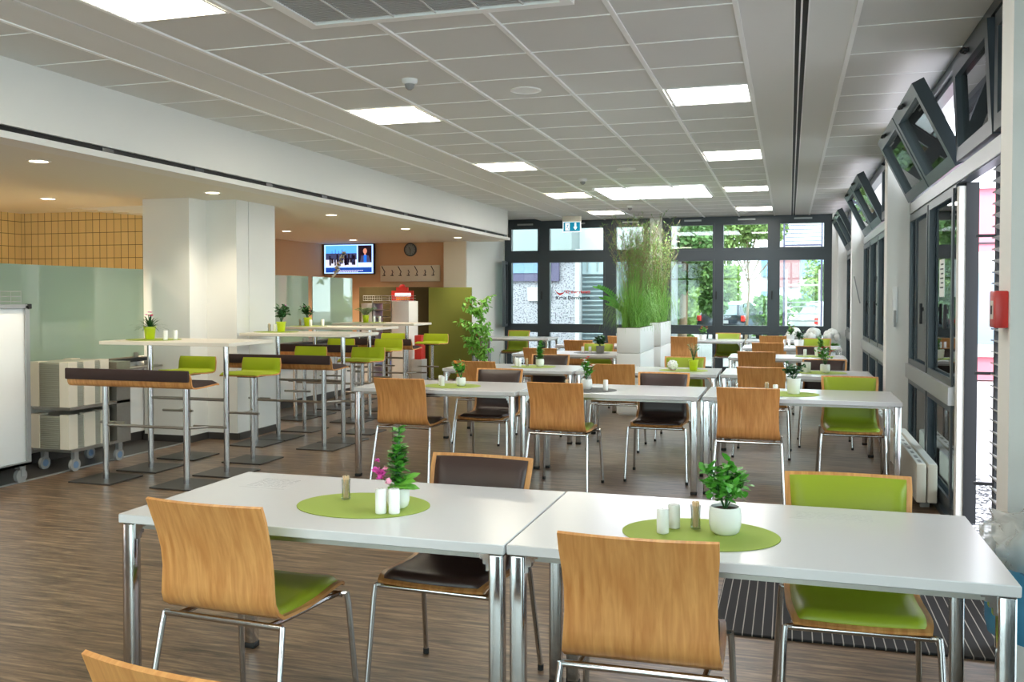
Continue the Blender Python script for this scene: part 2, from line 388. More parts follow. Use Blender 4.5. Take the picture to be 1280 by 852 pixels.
for x in (-5.15, -3.05, -.95): g.box(x, -3.42, .12, x+2.0, -3.41, 2.9); f.box(x, -3.45, 2.2, x+2.0, -3.38, 2.28).box(x+.96, -3.45, .12, x+1.04, -3.38, 2.9)
g.build('window_glass', 'glass', w, smooth=False); f.build('window_frame', 'frame', w, smooth=False)
# kitchen tile wall
b = MB().m('tile').box(-9.1, 9.0, 0, -6.46, 9.1, 2.5); b.m('tan').box(-9.1, 9.1, 0, -6.46, 9.12, 2.5); struct('wall_tiled', b)
b = MB().m('tiley').box(-9.1, 5.0, 0, -8.95, 9.0, 2.5); struct('wall_tiled_side', b)
b = MB(); b.m('soffit')
for k in range(8):
    a0, a1 = k/8, (k+1)/8
    x0, x1 = -8.1+1.66*a0, -8.1+1.66*a1; z = 2.5-.15*((a0+a1)/2)**1.5
    b.box(x0, 8.6, z, x1, 9.0, 2.5)
struct('ceiling_curved_soffit', b)
# pillars
b = MB().box(-6.42, 8.03, 0, -5.86, 9.06, 2.5); struct('wall_pillar_square', b, 'wall')
b = MB().box(-5.86, 8.32, 0, -5.5, 8.54, 2.5).box(-5.86, 8.545, 0, -5.495, 9.06, 2.5); struct('wall_pillar_stepped', b, 'wall')
b = MB().box(-6.43, 8.015, 0, -5.86, 8.03, .07).box(-5.86, 8.015, 0, -5.845, 8.32, .07).box(-5.86, 8.305, 0, -5.485, 8.32, .07).box(-5.5, 8.32, 0, -5.475, 9.06, .07)
struct('baseboard_pillar', b, 'plate')
# white pier between the far windows, corner pier
b = MB().box(-2.6, 17.85, 0, -2.37, 18.2, 3.06); struct('wall_far_pier', b, 'wall')
b = MB().box(.74, 17.8, 0, 1.3, 18.2, 3.06).box(-5.6, 17.95, 0, -5.57, 18.2, 3.06); struct('wall_far_corner', b, 'wall')
b = MB().box(-5.6, 17.95, 2.985, .74, 18.2, 3.06).box(-5.6, 17.95, -.05, .74, 18.2, .06); struct('wall_far_lintel', b, 'frame')

def bar(b, x0, z0, x1, z1, y0=17.93, y1=18.0): b.box(x0, y0, z0, x1, y1, z1)
def rect_frame(b, x0, x1, z0, z1, w, y0, y1):
    b.box(x0, y0, z0, x0+w, y1, z1); b.box(x1-w, y0, z0, x1, y1, z1); b.box(x0+w, y0, z0, x1-w, y1, z0+w); b.box(x0+w, y0, z1-w, x1-w, y1, z1)
def far_window(name, xs, x0, x1, panes, open_leaf=None):
    """panes: list of (xa, xb) glass columns; three storeys: lower light, main light, upper light"""
    w = snode(name)
    b = MB(); zs = [(.16, .78), (.95, 2.18), (2.42, 2.86)]
    edges = [x0]+[e for p in panes for e in p]+[x1]
    for i in range(0, len(edges), 2): b.box(edges[i], 17.93, .05, edges[i+1], 18.03, 2.99)
    for (xa, xb) in panes:
        for (za, zb) in ((.05, .16), (.78, .95), (2.18, 2.42), (2.86, 2.99)): b.box(xa, 17.93, za, xb, 18.03, zb)
    b.build('window_frame', 'frame', w, smooth=False)
    g = MB(); s = MB()
    for (xa, xb) in panes:
        for (za, zb) in zs:
            g.box(xa, 17.975, za, xb, 17.983, zb)
            rect_frame(s, xa-.035, xb+.035, za-.035, zb+.035, .035, 17.915, 17.93)
            s.box(xa, 17.925, za-.006, xb, 17.932, za)
    g.build('window_glass', 'glass', w, smooth=False); s.build('window_sash', 'frame', w, smooth=False)
    a = MB()
    for (xa, xb) in panes:
        m_ = (xa+xb)/2+.02; a.box(m_-.16, 17.87, 2.935, m_+.16, 17.91, 2.965)
    a.build('window_opener_motor', 'silver', w, smooth=False)
    h = MB()
    for i in range(1, len(panes)):
        x = (panes[i-1][1]+panes[i][0])/2-.03
        h.rbox(x-.012, 17.87, 1.44, x+.012, 17.9, 1.6, .004).box(x-.008, 17.89, 1.5, x+.008, 17.92, 1.53)
    h.build('window_handle', 'framed', w)
    return w
far_window('window_1', None, -5.57, -2.6, [(-5.42, -4.87), (-4.62, -3.53), (-3.27, -2.73)])
far_window('window_2', None, -2.37, .74, [(-2.2, -1.41), (-1.21, -.4), (-.18, .6)])
# casement standing open in window 1
b = MB(); rect_frame(b, 0, .62, .0, 1.3, .05, -.03, .03)
w = snode('window_3'); w.location = (-5.52, 17.9, .9); w.rotation_euler = (0, 0, math.radians(-78))
b.build('window_frame', 'frame', w, smooth=False); MB().box(.05, -.004, .05, .57, .004, 1.25).build('window_glass', 'glass', w, smooth=False)

# ---- lettering on the far glass
t = thing('glass_lettering', 'red and black company lettering on the far window pane beside the louvred gate', 'sign', (-4.15, 17.965, 1.53))
b = MB().m('txtr')
pts = [(-.37, 0, .1), (-.33, 0, .06), (-.27, 0, .035), (-.2, 0, .05), (-.15, 0, .1)]
b.add([(x, -.002, z) for x, _, z in pts]+[(x, -.002, z-.045+.02*abs(i-2)) for i, (x, _, z) in enumerate(pts)], [(i+5, i+6, i+1, i) for i in range(4)])
b.build('emblem', None, t, smooth=False)
text_mesh('Kleinwerkstatt', .085, 'txtr', 'red_line', (.1, -.002, .06), (PI/2, 0, 0), t)
text_mesh('Kreis Dornhagen', .1, 'txt', 'black_line', (.0, -.002, -.06), (PI/2, 0, 0), t)
b = MB().m('redp').rbox(-.055, -.01, -.09, .055, .01, .09, .004); b.m('signw').box(-.035, -.012, -.05, -.015, -.0105, .05).box(.01, -.012, -.05, .03, -.0105, .02).box(-.015, -.012, -.01, .01, -.0105, .01)
o = b.build('hydrant_sign', None, None, (-2.46, 17.83, 2.1)); tag(o, 'small red and white safety sign high on white pier between far windows', 'sign')

# ------------------------------------------------------------------ right hand glazed wall
PY = [(-3.3, -.8), (4.07, 4.28), (8.95, 9.2), (13.85, 14.1), (17.75, 17.95)]
for i, (a, c) in enumerate(PY):
    struct('wall_right_pillar', MB().box(.84 if i else .98, a, 0, 1.3, c, 3.06), 'wall')
b = MB().box(1.0, -3.2, 2.96, 1.12, 17.9, 3.06).box(1.0, -3.2, -.1, 1.12, 4.2, .04).box(1.0, 6.4, -.1, 1.12, 17.9, .04); struct('wall_right_lintel', b, 'frame')

def right_window(n, y0, y1, vents, opening=None, X0=1.0):
    """bay between two pillars; opening=(ya,yb) doorway left open; vents=[(ya,yb,angle)] upper sashes"""
    w = snode('window_%d' % n)
    f = MB(); g = MB(); s = MB()
    X1 = X0+.07
    f.box(X0, y0, 0, X1, y0+.07, 2.97); f.box(X0, y1-.07, 0, X1, y1, 2.97)
    f.box(X0, y0+.07, 2.22, X1, y1-.07, 2.32); f.box(X0, y0+.07, 2.92, X1, y1-.07, 2.97)
    ys = y0+.07 if not opening else opening[1]
    if opening: f.box(X0+.045, opening[1], 0, X1+.04, opening[1]+.06, 2.22); ys = opening[1]+.06
    nn = max(2, round((y1-.07-ys)/1.05)); L = (y1-.07-ys)/nn
    f.box(X0, ys, 0, X1, y1-.07, .1); f.box(X0, ys, 2.2, X1, y1-.07, 2.22)
    for k in range(nn):
        a, c = ys+k*L, ys+(k+1)*L
        if k: f.box(X0, a-.035, .1, X1, a+.035, 2.22)
        for (za, zb) in ((.1, .78), (.9, 2.2)):
            s.box(X0-.014, a+.03, za, X0, a+.08, zb); s.box(X0-.014, c-.08, za, X0, c-.03, zb); s.box(X0-.014, a+.08, za, X0, c-.08, za+.05); s.box(X0-.014, a+.08, zb-.05, X0, c-.08, zb)
            g.box(X0+.02, a, za, X0+.028, c, zb)
    s2 = MB().box(X0-.035, ys, .78, X1, y1-.07, .9); s2.build('window_transom_rail', 'silver', w, smooth=False)
    f.build('window_frame', 'frame', w, smooth=False); s.build('window_sash', 'frame', w, smooth=False); g.build('window_glass', 'glass', w, smooth=False)
    MB().box(X0-.012, y0+.07, 2.225, X0, y1-.07, 2.315).build('window_rail_cover', 'silver', w, smooth=False)
    h = MB()
    for k in range(nn):
        y = ys+k*L+.06; h.rbox(X0-.06, y-.012, 1.28, X0-.04, y+.012, 1.44, .004); h.box(X0-.045, y-.01, 1.38, X0-.03, y+.01, 1.41)
    h.build('window_handle', 'framed', w)
    for (a, c, ang) in vents:
        v = bpy.data.objects.new('window_vent_sash', None); COL.objects.link(v); v.parent = w
        v.location = (X0+.01, (a+c)/2, 2.34); v.rotation_euler = (0, -ang, 0)
        hl = (c-a)/2-.01; q = MB()
        q.box(-.04, -hl, 0, .04, -hl+.08, .6).box(-.04, hl-.08, 0, .04, hl, .6).box(-.04, -hl+.08, 0, .04, hl-.08, .08).box(-.04, -hl+.08, .52, .04, hl-.08, .6)
        q.build('sash_frame', 'frame', v, smooth=False); MB().box(-.005, -hl+.08, .08, .003, hl-.08, .52).build('sash_glass', 'glass', v, smooth=False)
        q = MB().m('framed')
        for k in range(6): q.blob((-.06-.012*math.cos(k*PI/3), .03*math.sin(k*PI/3), .565+.004*(k % 2)), .013, 6, 4)
        q.box(-.07, -.02, .56, -.04, .02, .58); q.build('sash_catch', None, v)
    return w
A = math.radians(26)
right_window(4, 4.28, 8.95, [(6.42, 7.6, A), (7.62, 8.86, A), (5.3, 6.38, math.radians(3)), (4.36, 5.28, 0)], opening=(4.35, 6.5), X0=1.03)
right_window(5, 9.2, 13.85, [(11.0, 12.2, A), (12.22, 13.5, A), (9.3, 10.1, 0), (10.12, 10.98, 0)])
right_window(6, 14.1, 17.75, [(15.4, 16.5, A), (16.52, 17.6, A), (14.2, 15.38, 0)])
right_window(7, -.8, 4.07, [(-.7, .8, 0), (.82, 2.3, 0), (2.32, 4.0, 0)])
# pale striking edge of the doorway post
struct('trim_3', MB().m('wall').box(1.035, 6.47, .04, 1.075, 6.56, 2.2).m('framed').box(1.075, 6.46, .04, 1.15, 6.5, 2.22), None)
# external venetian blind at the doorway
t = thing('venetian_blind', 'dark external slatted blind hanging outside the open terrace doorway', 'blind', (0, 0, 0))
b = MB()
for k in range(38):
    z = .06+k*.068; mx = Matrix.Translation((1.2, 0, z)) @ Matrix.Rotation(math.radians(22), 4, 'Y')
    b.box(-.04, 4.6, -.0015, .04, 6.12, .0015, mx); b.box(-.043, 4.6, -.004, -.036, 6.12, .004, mx)
b.build('slats', 'greypl', t, smooth=False)
MB().box(1.185, 6.12, -.05, 1.215, 6.17, 2.95).build('guide_rail', 'framed', t, smooth=False)
MB().box(1.15, 4.55, 2.66, 1.27, 6.2, 2.85).build('headbox', 'framed', t, smooth=False)
for z in (.35, 1.02, 1.85): MB().box(1.08, 6.13, z, 1.19, 6.15, z+.018).build('bracket', 'framed', t, smooth=False)

# radiators
def radiator(y0, y1, label):
    t = thing('radiator', label, 'radiator', (.93, (y0+y1)/2, 0), 0, 'low radiators along the glazed wall')
    h = (y1-y0)/2
    MB().rbox(-.07, -h, .05, -.006, h, .32, .008).rbox(.004, -h, .05, .065, h, .32, .008).build('body', 'cream', t)
    b = MB().m('wpl').box(-.066, -h+.01, .32, -.012, h-.01, .325).box(.01, -h+.01, .32, .06, h-.01, .325)
    b.m('greypl')
    for k in range(int(h*2/.2)): b.box(-.05, -h+.05+k*.2, .325, -.03, -h+.15+k*.2, .327)
    b.build('top_grille', None, t, smooth=False)
    MB().box(-.03, -h+.1, 0, .03, -h+.14, .05).build('foot', 'greypl', t); MB().box(-.03, h-.14, 0, .03, h-.1, .05).build('foot', 'greypl', t)
radiator(6.96, 8.8, 'cream low radiator under the glazing just past the open terrace doorway')
radiator(9.5, 13.4, 'cream low radiator under the middle glazing bay beyond the first white pillar')

# fire alarm box on pillar
t = thing('fire_alarm_box', 'small red fire alarm call box on the nearest white pillar', 'alarm', (.84, 4.15, 1.44))
MB().rbox(-.05, -.055, -.075, 0, .055, .075, .006).build('housing', 'redp', t)
b = MB().m('cream').box(-.052, -.025, -.04, -.0505, .025, .035); b.m('txt').box(-.0535, -.012, -.02, -.0525, .012, .015).build('label_plate', None, t, smooth=False)
# wall controls on pillar 2
t = thing('window_control', 'slim white wall controller on the white pillar beside the terrace doors', 'switch', (.92, 8.93, 1.42))
MB().rbox(-.03, 0, -.16, .01, .02, .16, .004).build('housing', 'wpl', t); MB().box(-.02, -.015, -.2, 0, 0, -.05).build('remote', 'greypl', t)
t = thing('window_crank', 'thin white window crank rod leaning on second white pillar', 'crank', (.93, 13.83, 1.5))
MB().tube([(-.06, -.02, .28), (0, -.02, -.02), (.02, -.02, -.1)], .008, 8).build('rod', 'greypl', t)
# ceiling devices ------------------------------------------------------------
def ceiling_light(x, y, m, lab):
    t = thing('ceiling_light', lab, 'ceiling light', (x, y, ZC-.004), 0, 'square ceiling light panels')
    b = MB(); w = .3
    b.box(-w, -w, -.006, -w+.014, w, .0).box(w-.014, -w, -.006, w, w, 0).box(-w+.014, -w, -.006, w-.014, -w+.014, 0).box(-w+.014, w-.014, -.006, w-.014, w, 0)
    b.build('frame', 'grid', t, smooth=False); MB().box(-w+.014, -w+.014, -.003, w-.014, w-.014, 0).build('diffuser', m, t, smooth=False)
nl = ['unseen, row continued for light', 'nearest, cut by top edge', 'second from the front', 'third from the front', 'fourth from the front', 'fifth, near the exit sign']
for k, y in enumerate((.86, 4.02, 7.18, 10.37, 13.55, 16.5)):  # nearest panel out of view, row continued for its light
    ceiling_light(-3.19, y, 'lampw', 'square panel in left row of ceiling lights, '+nl[k])
nr = ['unseen, row continued for light', 'unseen over the front tables, for light', 'nearest one in view', 'second in view', 'third in view', 'farthest, by the far window']
for k, y in enumerate((.86, 4.02, 7.12, 10.22, 13.4, 16.5)):  # nearest panels out of view, row continued for their light
    ceiling_light(-.59, y, 'lamp', 'square panel in right row of ceiling lights, '+nr[k])
t = thing('skylight_panel', 'large rectangular glowing daylight panel in the ceiling above the planters', 'light panel', (-1.89, 13.52, ZC-.004))
b = MB(); rw, rh = .785, .75
b.box(-rw, -rh, -.012, -rw+.03, rh, 0).box(rw-.03, -rh, -.012, rw, rh, 0).box(-rw+.03, -rh, -.012, rw-.03, -rh+.03, 0).box(-rw+.03, rh-.03, -.012, rw-.03, rh, 0)
b.build('frame', 'grid', t, smooth=False); MB().box(-rw+.03, -rh+.03, -.006, rw-.03, rh-.03, 0).build('diffuser', 'sky_panel', t, smooth=False)
t = thing('ceiling_air_grille', 'large perforated metal ventilation grille set in the ceiling over the front', 'vent', (-1.815, 3.87, ZC-.006))
b = MB(); rw, rh = .75, .76
b.box(-rw, -rh, -.03, -rw+.06, rh, 0).box(rw-.06, -rh, -.03, rw, rh, 0).box(-rw+.06, -rh, -.03, rw-.06, -rh+.06, 0).box(-rw+.06, rh-.06, -.03, rw-.06, rh, 0)
b.build('frame', 'grid', t, smooth=False)
b = MB()
for k in range(60): b.box(-rw+.06, -rh+.068+k*.0228, -.022, rw-.06, -rh+.081+k*.0228, -.016)
b.build('slats', 'grillem', t, smooth=False)
b = MB()
for k in range(5): b.box(-rw+.28+k*.24, -rh+.06, -.026, -rw+.29+k*.24, rh-.06, -.012)
b.build('rib', 'wpl', t, smooth=False); MB().box(-rw+.06, -rh+.06, -.008, rw-.06, rh-.06, -.004).build('backing', 'greypl', t, smooth=False)
for (x, y, lab) in ((-2.57, 6.02, 'nearest, over the left tables'), (-2.58, 11.72, 'middle one, before the daylight panel'), (-2.58, 15.4, 'farthest, above the tall grass plant')):
    t = thing('smoke_detector', 'small round smoke detector on the ceiling, '+lab, 'smoke detector', (x, y, ZC), 0, 'smoke detectors on the ceiling')
    MB().lathe([(.055, 0), (.055, -.02), (.045, -.035)]).build('base', 'wpl', t); MB().lathe([(.036, -.035), (.03, -.06), (.012, -.075)]).build('sensor_head', 'greypl', t)
for (x, y, lab) in ((-1.88, 6.58, 'nearer, larger looking one'), (-1.88, 10.96, 'farther one by the daylight panel')):
    t = thing('ceiling_speaker', 'round flush white ceiling speaker, '+lab, 'speaker', (x, y, ZC), 0, 'round ceiling speakers')
    MB().lathe([(.115, 0), (.115, -.006), (.1, -.009), (.098, -.004)], n=32).build('ring', 'grid', t); MB().lathe([(.097, -.001), (.097, -.003)], n=32).build('grille', 'ceil', t)
k = 0
for (x, y) in ((-5.35, 3.2), (-7.3, 3.2), (-5.35, 5.55), (-7.3, 5.55), (-7.3, 7.69), (-5.35, 7.7), (-5.4, 10.2), (-7.38, 10.2), (-7.38, 12.5), (-5.45, 12.6), (-7.4, 14.77), (-5.4, 14.7)):
    k += 1
    pos = 'outer row beside the bulkhead' if x > -6 else 'inner row above the serving counter'
    t = thing('downlight', 'recessed downlight, %s, %s from the front' % (pos, {3.2: 'first', 5.55: 'second', 7.69: 'third', 7.7: 'third', 10.2: 'fourth', 12.5: 'fifth', 12.6: 'fifth', 14.77: 'sixth', 14.7: 'sixth'}[y]), 'downlight', (x, y, 2.5), 0, 'recessed downlights in the lowered ceiling')
    MB().lathe([(.085, 0), (.085, -.004), (.066, -.006), (.064, 0)], n=24).build('rim', 'wpl', t); MB().lathe([(.063, -.001), (.063, -.003)], n=24).build('lens', 'spot', t)
    L = bpy.data.lights.new('downlight_beam', 'SPOT'); L.energy = 34 if x > -6 else (240 if y < 8 else 130); L.color = (1, .86, .66); L.spot_size = math.radians(120); L.spot_blend = .8; L.shadow_soft_size = .06
    lo = bpy.data.objects.new('downlight_beam', L); COL.objects.link(lo); lo.location = (x, y, 2.48)
# exit sign
t = thing('exit_sign', 'blue emergency exit sign with running figure and down arrow under ceiling', 'sign', (-3.95, 17.0, 2.83))
MB().rbox(-.18, -.03, .08, .18, .03, .2, .005).build('housing', 'cream', t); MB().box(-.175, -.008, -.115, .175, .008, .08).build('plate', 'signw', t, smooth=False)
MB().box(-.16, -.011, -.1, .16, -.008, .07).build('sign_face', 'signblue', t, smooth=False)
b = MB().box(-.125, -.014, -.085, -.04, -.0115, .055).box(.055, -.014, -.02, .085, -.0115, .055)
b.add([(.03, -.014, -.02), (.11, -.014, -.02), (.07, -.014, -.075)], [(0, 2, 1)]); b.build('pictogram_panel', 'signw', t, smooth=False)
b = MB(); b.blob((-.07, -.015, .035), .009, 8, 5, (1, .2, 1))
for (a, c) in (((-.073, .025), (-.083, -.015)), ((-.083, -.015), (-.062, -.04)), ((-.062, -.04), (-.07, -.07)), ((-.083, -.015), (-.098, -.04)), ((-.098, -.04), (-.115, -.035)), ((-.075, .02), (-.055, .0)), ((-.075, .02), (-.1, .01))):
    b.tube([(a[0], -.015, a[1]), (c[0], -.015, c[1])], .005, 6)
b.build('running_figure', 'signblue', t)

# ------------------------------------------------------------------ dining chair
PROF = [(-.318, .842), (-.294, .79), (-.27, .73), (-.25, .67), (-.239, .61), (-.237, .555), (-.233, .518), (-.216, .485), (-.182, .463), (-.12, .452), (-.05, .449), (.03, .452), (.1, .458), (.16, .462), (.2, .458), (.224, .446)]
def prof_frame(prof):
    out = []
    for i, (y, z) in enumerate(prof):
        a = prof[max(0, i-1)]; c = prof[min(len(prof)-1, i+1)]
        ty, tz = c[0]-a[0], c[1]-a[1]; l = math.hypot(ty, tz); ty /= l; tz /= l
        out.append((y, z, (0, -tz, ty)))    # normal towards sitter
    return out
def chair_rows(prof, w, th, inset=0, off=0, pillow=False, cols=11, ends=.02):
    fr = prof_frame(prof); n = len(fr); rows = []
    for i, (y, z, nr) in enumerate(fr):
        f = i/(n-1); ww = w
        if z > .5: ww = w*(1-.05*math.sin(PI*min(1, max(0, (z-.47)/.36))))
        if i in (0, n-1): ww = w-ends*.4
        if i > n-5: ww = min(ww, w-.004*(i-(n-5))**1.6)
        bk = max(0, 1-f*1.9)                       # curve of the back across the sitter
        pts = []; t = []
        for j in range(cols):
            u = -1+2*j/(cols-1)
            if pillow: u = math.copysign(abs(u)**.85, u)
            yy = y+.022*bk*u*u; zz = z+(.006*u*u if f > .55 else 0)
            pts.append((u*ww/2, yy+nr[1]*off, zz+nr[2]*off))
            if pillow:
                e = min(1, (1-abs(u))*9)**.5; e2 = min(1, min(i, n-1-i)*.9+.12); t.append(th*max(.12, e)*e2)
            else: t.append(th)
        rows.append((pts, nr, t))
    return rows
def ext(prof, a, c):
    return prof[a:c]
def make_chair(name, label, padmat, group):
    t = thing(name, label, 'chair', (0, 0, 0), 0, group)
    kids = []
    b = MB().m('ply'); b.shell(chair_rows(PROF, .445, .011), .011, 11); kids.append(b.build('plywood_shell', None, t, angle=50))
    P2 = [(-.313, .83)]+PROF[1:15]+[(.212, .453)]
    b = MB(); b.shell(chair_rows(P2, .405, .017, off=.0105, pillow=True, cols=13, ends=.008), .017, 13); kids.append(b.build('cushioned_lining', padmat, t, angle=70))
    r = .0105
    # rear and front hoops joined by side rails
    b = MB()
    b.tube([(-.228, -.2, .443), (.228, -.2, .443)], r, 10); b.tube([(-.215, .19, .432), (.215, .19, .432)], r, 10)
    for s in (-1, 1):
        b.tube([(s*.175, -.2, .443), (s*.178, -.12, .436), (s*.185, 0, .434), (s*.195, .1, .438), (s*.205, .19, .434), (s*.228, .2, .434)], r*.9, 8)
    kids.append(b.build('seat_frame', 'chrome', t))
    for s in (-1, 1):
        for (y0, z0, y1, x1) in ((-.2, .443, -.285, .252), (.2, .434, .245, .246)):
            b = MB(); b.tube([(s*.228, y0, z0+.004), (s*.232, y0-(.01 if y0 < 0 else -.006), z0-.04), (s*x1, y1, .018)], r, 10)
            l = b.build('leg', 'chrome', t); kids.append(l)
            q = MB(); q.tube([(s*x1, y1, .0), (s*x1, y1, .022)], .0125, 10); KIDS[l.name] = [q.build('foot_cap', 'plug', l)]
    KIDS[t.name] = kids
    return t
G_CH = 'plywood dining chairs at the white tables'
proto = {k: make_chair('dining_chair', 'x', m_, G_CH) for k, m_ in (('green', 'green'), ('brown', 'brown'))}
used = {'green': False, 'brown': False}
def chair(kind, x, ytop, far, label, rz=0):
    if not used[kind]: t = proto[kind]; used[kind] = True
    else: t = copy_tree(proto[kind])
    t['label'] = label
    t.location = (x, ytop+(-.3 if far else .3), 0); t.rotation_euler = (0, 0, (PI if far else 0)+rz)
    return t
N_ = 'with its back to us at '
F_ = 'facing us across '
rows = ['nearest table row', 'second table row', 'third table row', 'fourth table row', 'fifth table row', 'farthest table row']
chair('green', -1.745, 2.46, False, 'plywood chair with green seat, back to us, at left of the nearest table row', math.radians(-3))
chair('brown', -.395, 2.44, False, 'plywood chair with dark seat, back to us, at middle of the nearest table row', math.radians(1))
chair('brown', -.98, 1.33, False, 'plywood chair cut off by the bottom edge, only its back rim showing', math.radians(-6))
chair('brown', -1.21, 3.55, True, 'dark brown padded chair facing us behind the flowering pot on nearest table', math.radians(-3))
chair('green', .215, 3.56, True, 'bright green padded chair facing us beyond the nearest table, right end', math.radians(2))
for (x, k, s) in ((-2.96, 'brown', 'left, with dark seat'), (-1.68, 'green', 'middle, with green seat'), (-.28, 'brown', 'right, beside paired table legs')):
    chair(k, x, 6.7, False, 'plywood chair '+N_+rows[1]+', '+s, math.radians(rnd.uniform(-3, 2)))
for (x, k, s) in ((-2.5, 'brown', 'left one'), (-1.02, 'brown', 'middle one'), (.47, 'green', 'at right end near the radiator')):
    chair(k, x, 7.94 if k == 'green' else 7.89, True, ('brown' if k == 'brown' else 'green')+' padded chair '+F_+rows[1]+', '+s, math.radians(rnd.uniform(-2, 3)))
for (x, k, s) in ((-3.02, 'brown', 'left'), (-1.63, 'brown', 'middle, near white planters'), (-.235, 'brown', 'right')):
    chair(k, x, 8.72, False, 'plywood chair '+N_+rows[2]+', '+s, math.radians(rnd.uniform(-2, 2)))
for (x, k, s) in ((-2.57, 'brown', 'behind tall pot plant'), (-1.075, 'green', 'middle one in front of the planters'), (.35, 'brown', 'right one behind red flowers')):
    chair(k, x, 10.04, True, ('brown' if k == 'brown' else 'green')+' padded chair '+F_+rows[2]+', '+s)
chair('brown', -3.02, 11.2, False, 'plywood chair '+N_+rows[3]+', left of the planters')
chair('brown', -.37, 11.2, False, 'plywood chair '+N_+rows[3]+', right of the planters')
chair('green', -2.55, 12.66, True, 'green padded chair '+F_+rows[3]+', left of the planters')
chair('brown', .3, 12.7, True, 'dark brown padded chair '+F_+rows[3]+', right of the planters')
chair('brown', -3.02, 13.4, False, 'plywood chair at the fifth table row, left of the grass plant')
chair('brown', -.29, 13.4, False, 'plywood chair at the fifth table row, right of the grass plant')
chair('green', .4, 15.05, True, 'green padded chair '+F_+rows[4]+', in front of the white blossoms')
chair('brown', -1.64, 15.05, False, 'plywood chair just right of the white planters, back to us, by the far window')
chair('brown', -2.66, 15.0, False, 'plywood chair mostly hidden by the planter, at its left near far window')
chair('green', -1.05, 16.9, True, 'green padded chair facing us from the far side of the last table row')
chair('brown', -.26, 15.8, False, 'plywood chair at the farthest table row, below the dark parked car')
chair('brown', -5.52, 15.5, False, 'plywood chair back to us at the far left table beside the ficus')
chair('green', -5.0, 17.05, True, 'green padded chair facing us at the far left table beside ficus')

# ------------------------------------------------------------------ white dining tables
def make_table():
    t = thing('dining_table', 'x', 'table', (0, 0, 0), 0, 'white rectangular dining tables')
    kids = []
    kids.append(MB().rbox(-.698, -.4, .71, .698, .4, .742, .003, 1).build('tabletop', 'top', t))
    b = MB()
    b.box(-.62, -.375, .69, .62, -.355, .709).box(-.62, .355, .69, .62, .375, .709); b.box(-.672, -.33, .69, -.652, .33, .709).box(.652, -.33, .69, .672, .33, .709)
    kids.append(b.build('underframe', 'steel', t, smooth=False))
    for sx in (-1, 1):
        for sy in (-1, 1):
            cx, cy = sx*.668, sy*.37
            l = MB().rbox(cx-.023, cy-.023, .02, cx+.023, cy+.023, .71, .008, 3)
            for k in range(5):   # quarter gusset
                a0, a1 = k/5, (k+1)/5
                l.box(cx-sx*(.023+.05*a0), cy-.012, .709-.055*(1-a0)**2, cx-sx*(.023+.05*a1), cy+.012, .709)
            lo = l.build('leg', 'chrome', t)
            KIDS[lo.name] = [MB().rbox(cx-.024, cy-.024, 0, cx+.024, cy+.024, .024, .004).build('foot_pad', 'plug', lo)]
            kids.append(lo)
    KIDS[t.name] = kids
    return t
tproto = make_table(); tused = [False]
def table(x0, y0, label):
    """x0 = left edge, y0 = near edge"""
    t = tproto if not tused[0] else copy_tree(tproto); tused[0] = True
    t['label'] = label; t.location = (x0+.7, y0+.4, 0); return t
T1a = table(-2.218, 2.63, 'white table at left of the nearest row, with pink-flowered pot on green mat')
T1b = table(-.817, 2.64, 'white table at right of the nearest row, with leafy white pot on mat')
for (x, y, s) in ((-3.46, 6.9, 'left table of the second row, orange flowers on it'), (-2.05, 6.97, 'middle table of the second row, dark mat with red flowers'), (-.625, 7.02, 'right table of the second row, white pot on green mat')): table(x, y, 'white '+s)
for (x, y, s) in ((-3.49, 9.02, 'left table of the third row, tall green pot plant on it'), (-2.07, 9.05, 'middle table of the third row, lime pot and white candle ball on it'), (-.635, 9.09, 'right table of the third row, red flowers on it')): table(x, y, 'white '+s)
table(-3.52, 11.65, 'white table of the fourth row left of the planters, grey pot on it')
table(-.73, 11.68, 'white table of the fourth row right of the planters, oval white pot on it')
table(-3.5, 13.9, 'white table of the fifth row left of the planters, partly hidden')
table(-.67, 14.02, 'white table of the fifth row right of the planters, below white blossoms')
table(-2.15, 16.0, 'white table of the farthest row, orange-flowered pot on it')
table(-.72, 16.2, 'white table of the farthest row in front of the white blossoms')
table(-6.02+.0, 16.0, 'white table at far left between the olive screen and open window').location.x = -4.85
# printed notices stuck on the nearest tabletops
def notice(parent, x, y, w, h, nl):
    b = MB().m('top').box(x, y, .742, x+w, y+h, .7425); b.m('tgrey')
    for k in range(nl):
        yy = y+h*.15+k*h*.7/nl; q = x+w*.08; 
        while q < x+w*.88:
            l = rnd.uniform(.012, .04); b.box(q, yy, .7425, min(q+l, x+w*.9), yy+.004, .7429); q += l+.008
    o = b.build('printed_notice', None, parent, smooth=False); return o
notice(T1a, -.56, .12, .2, .22, 8)
notice(T1b, .12, .2, .3, .14, 6)

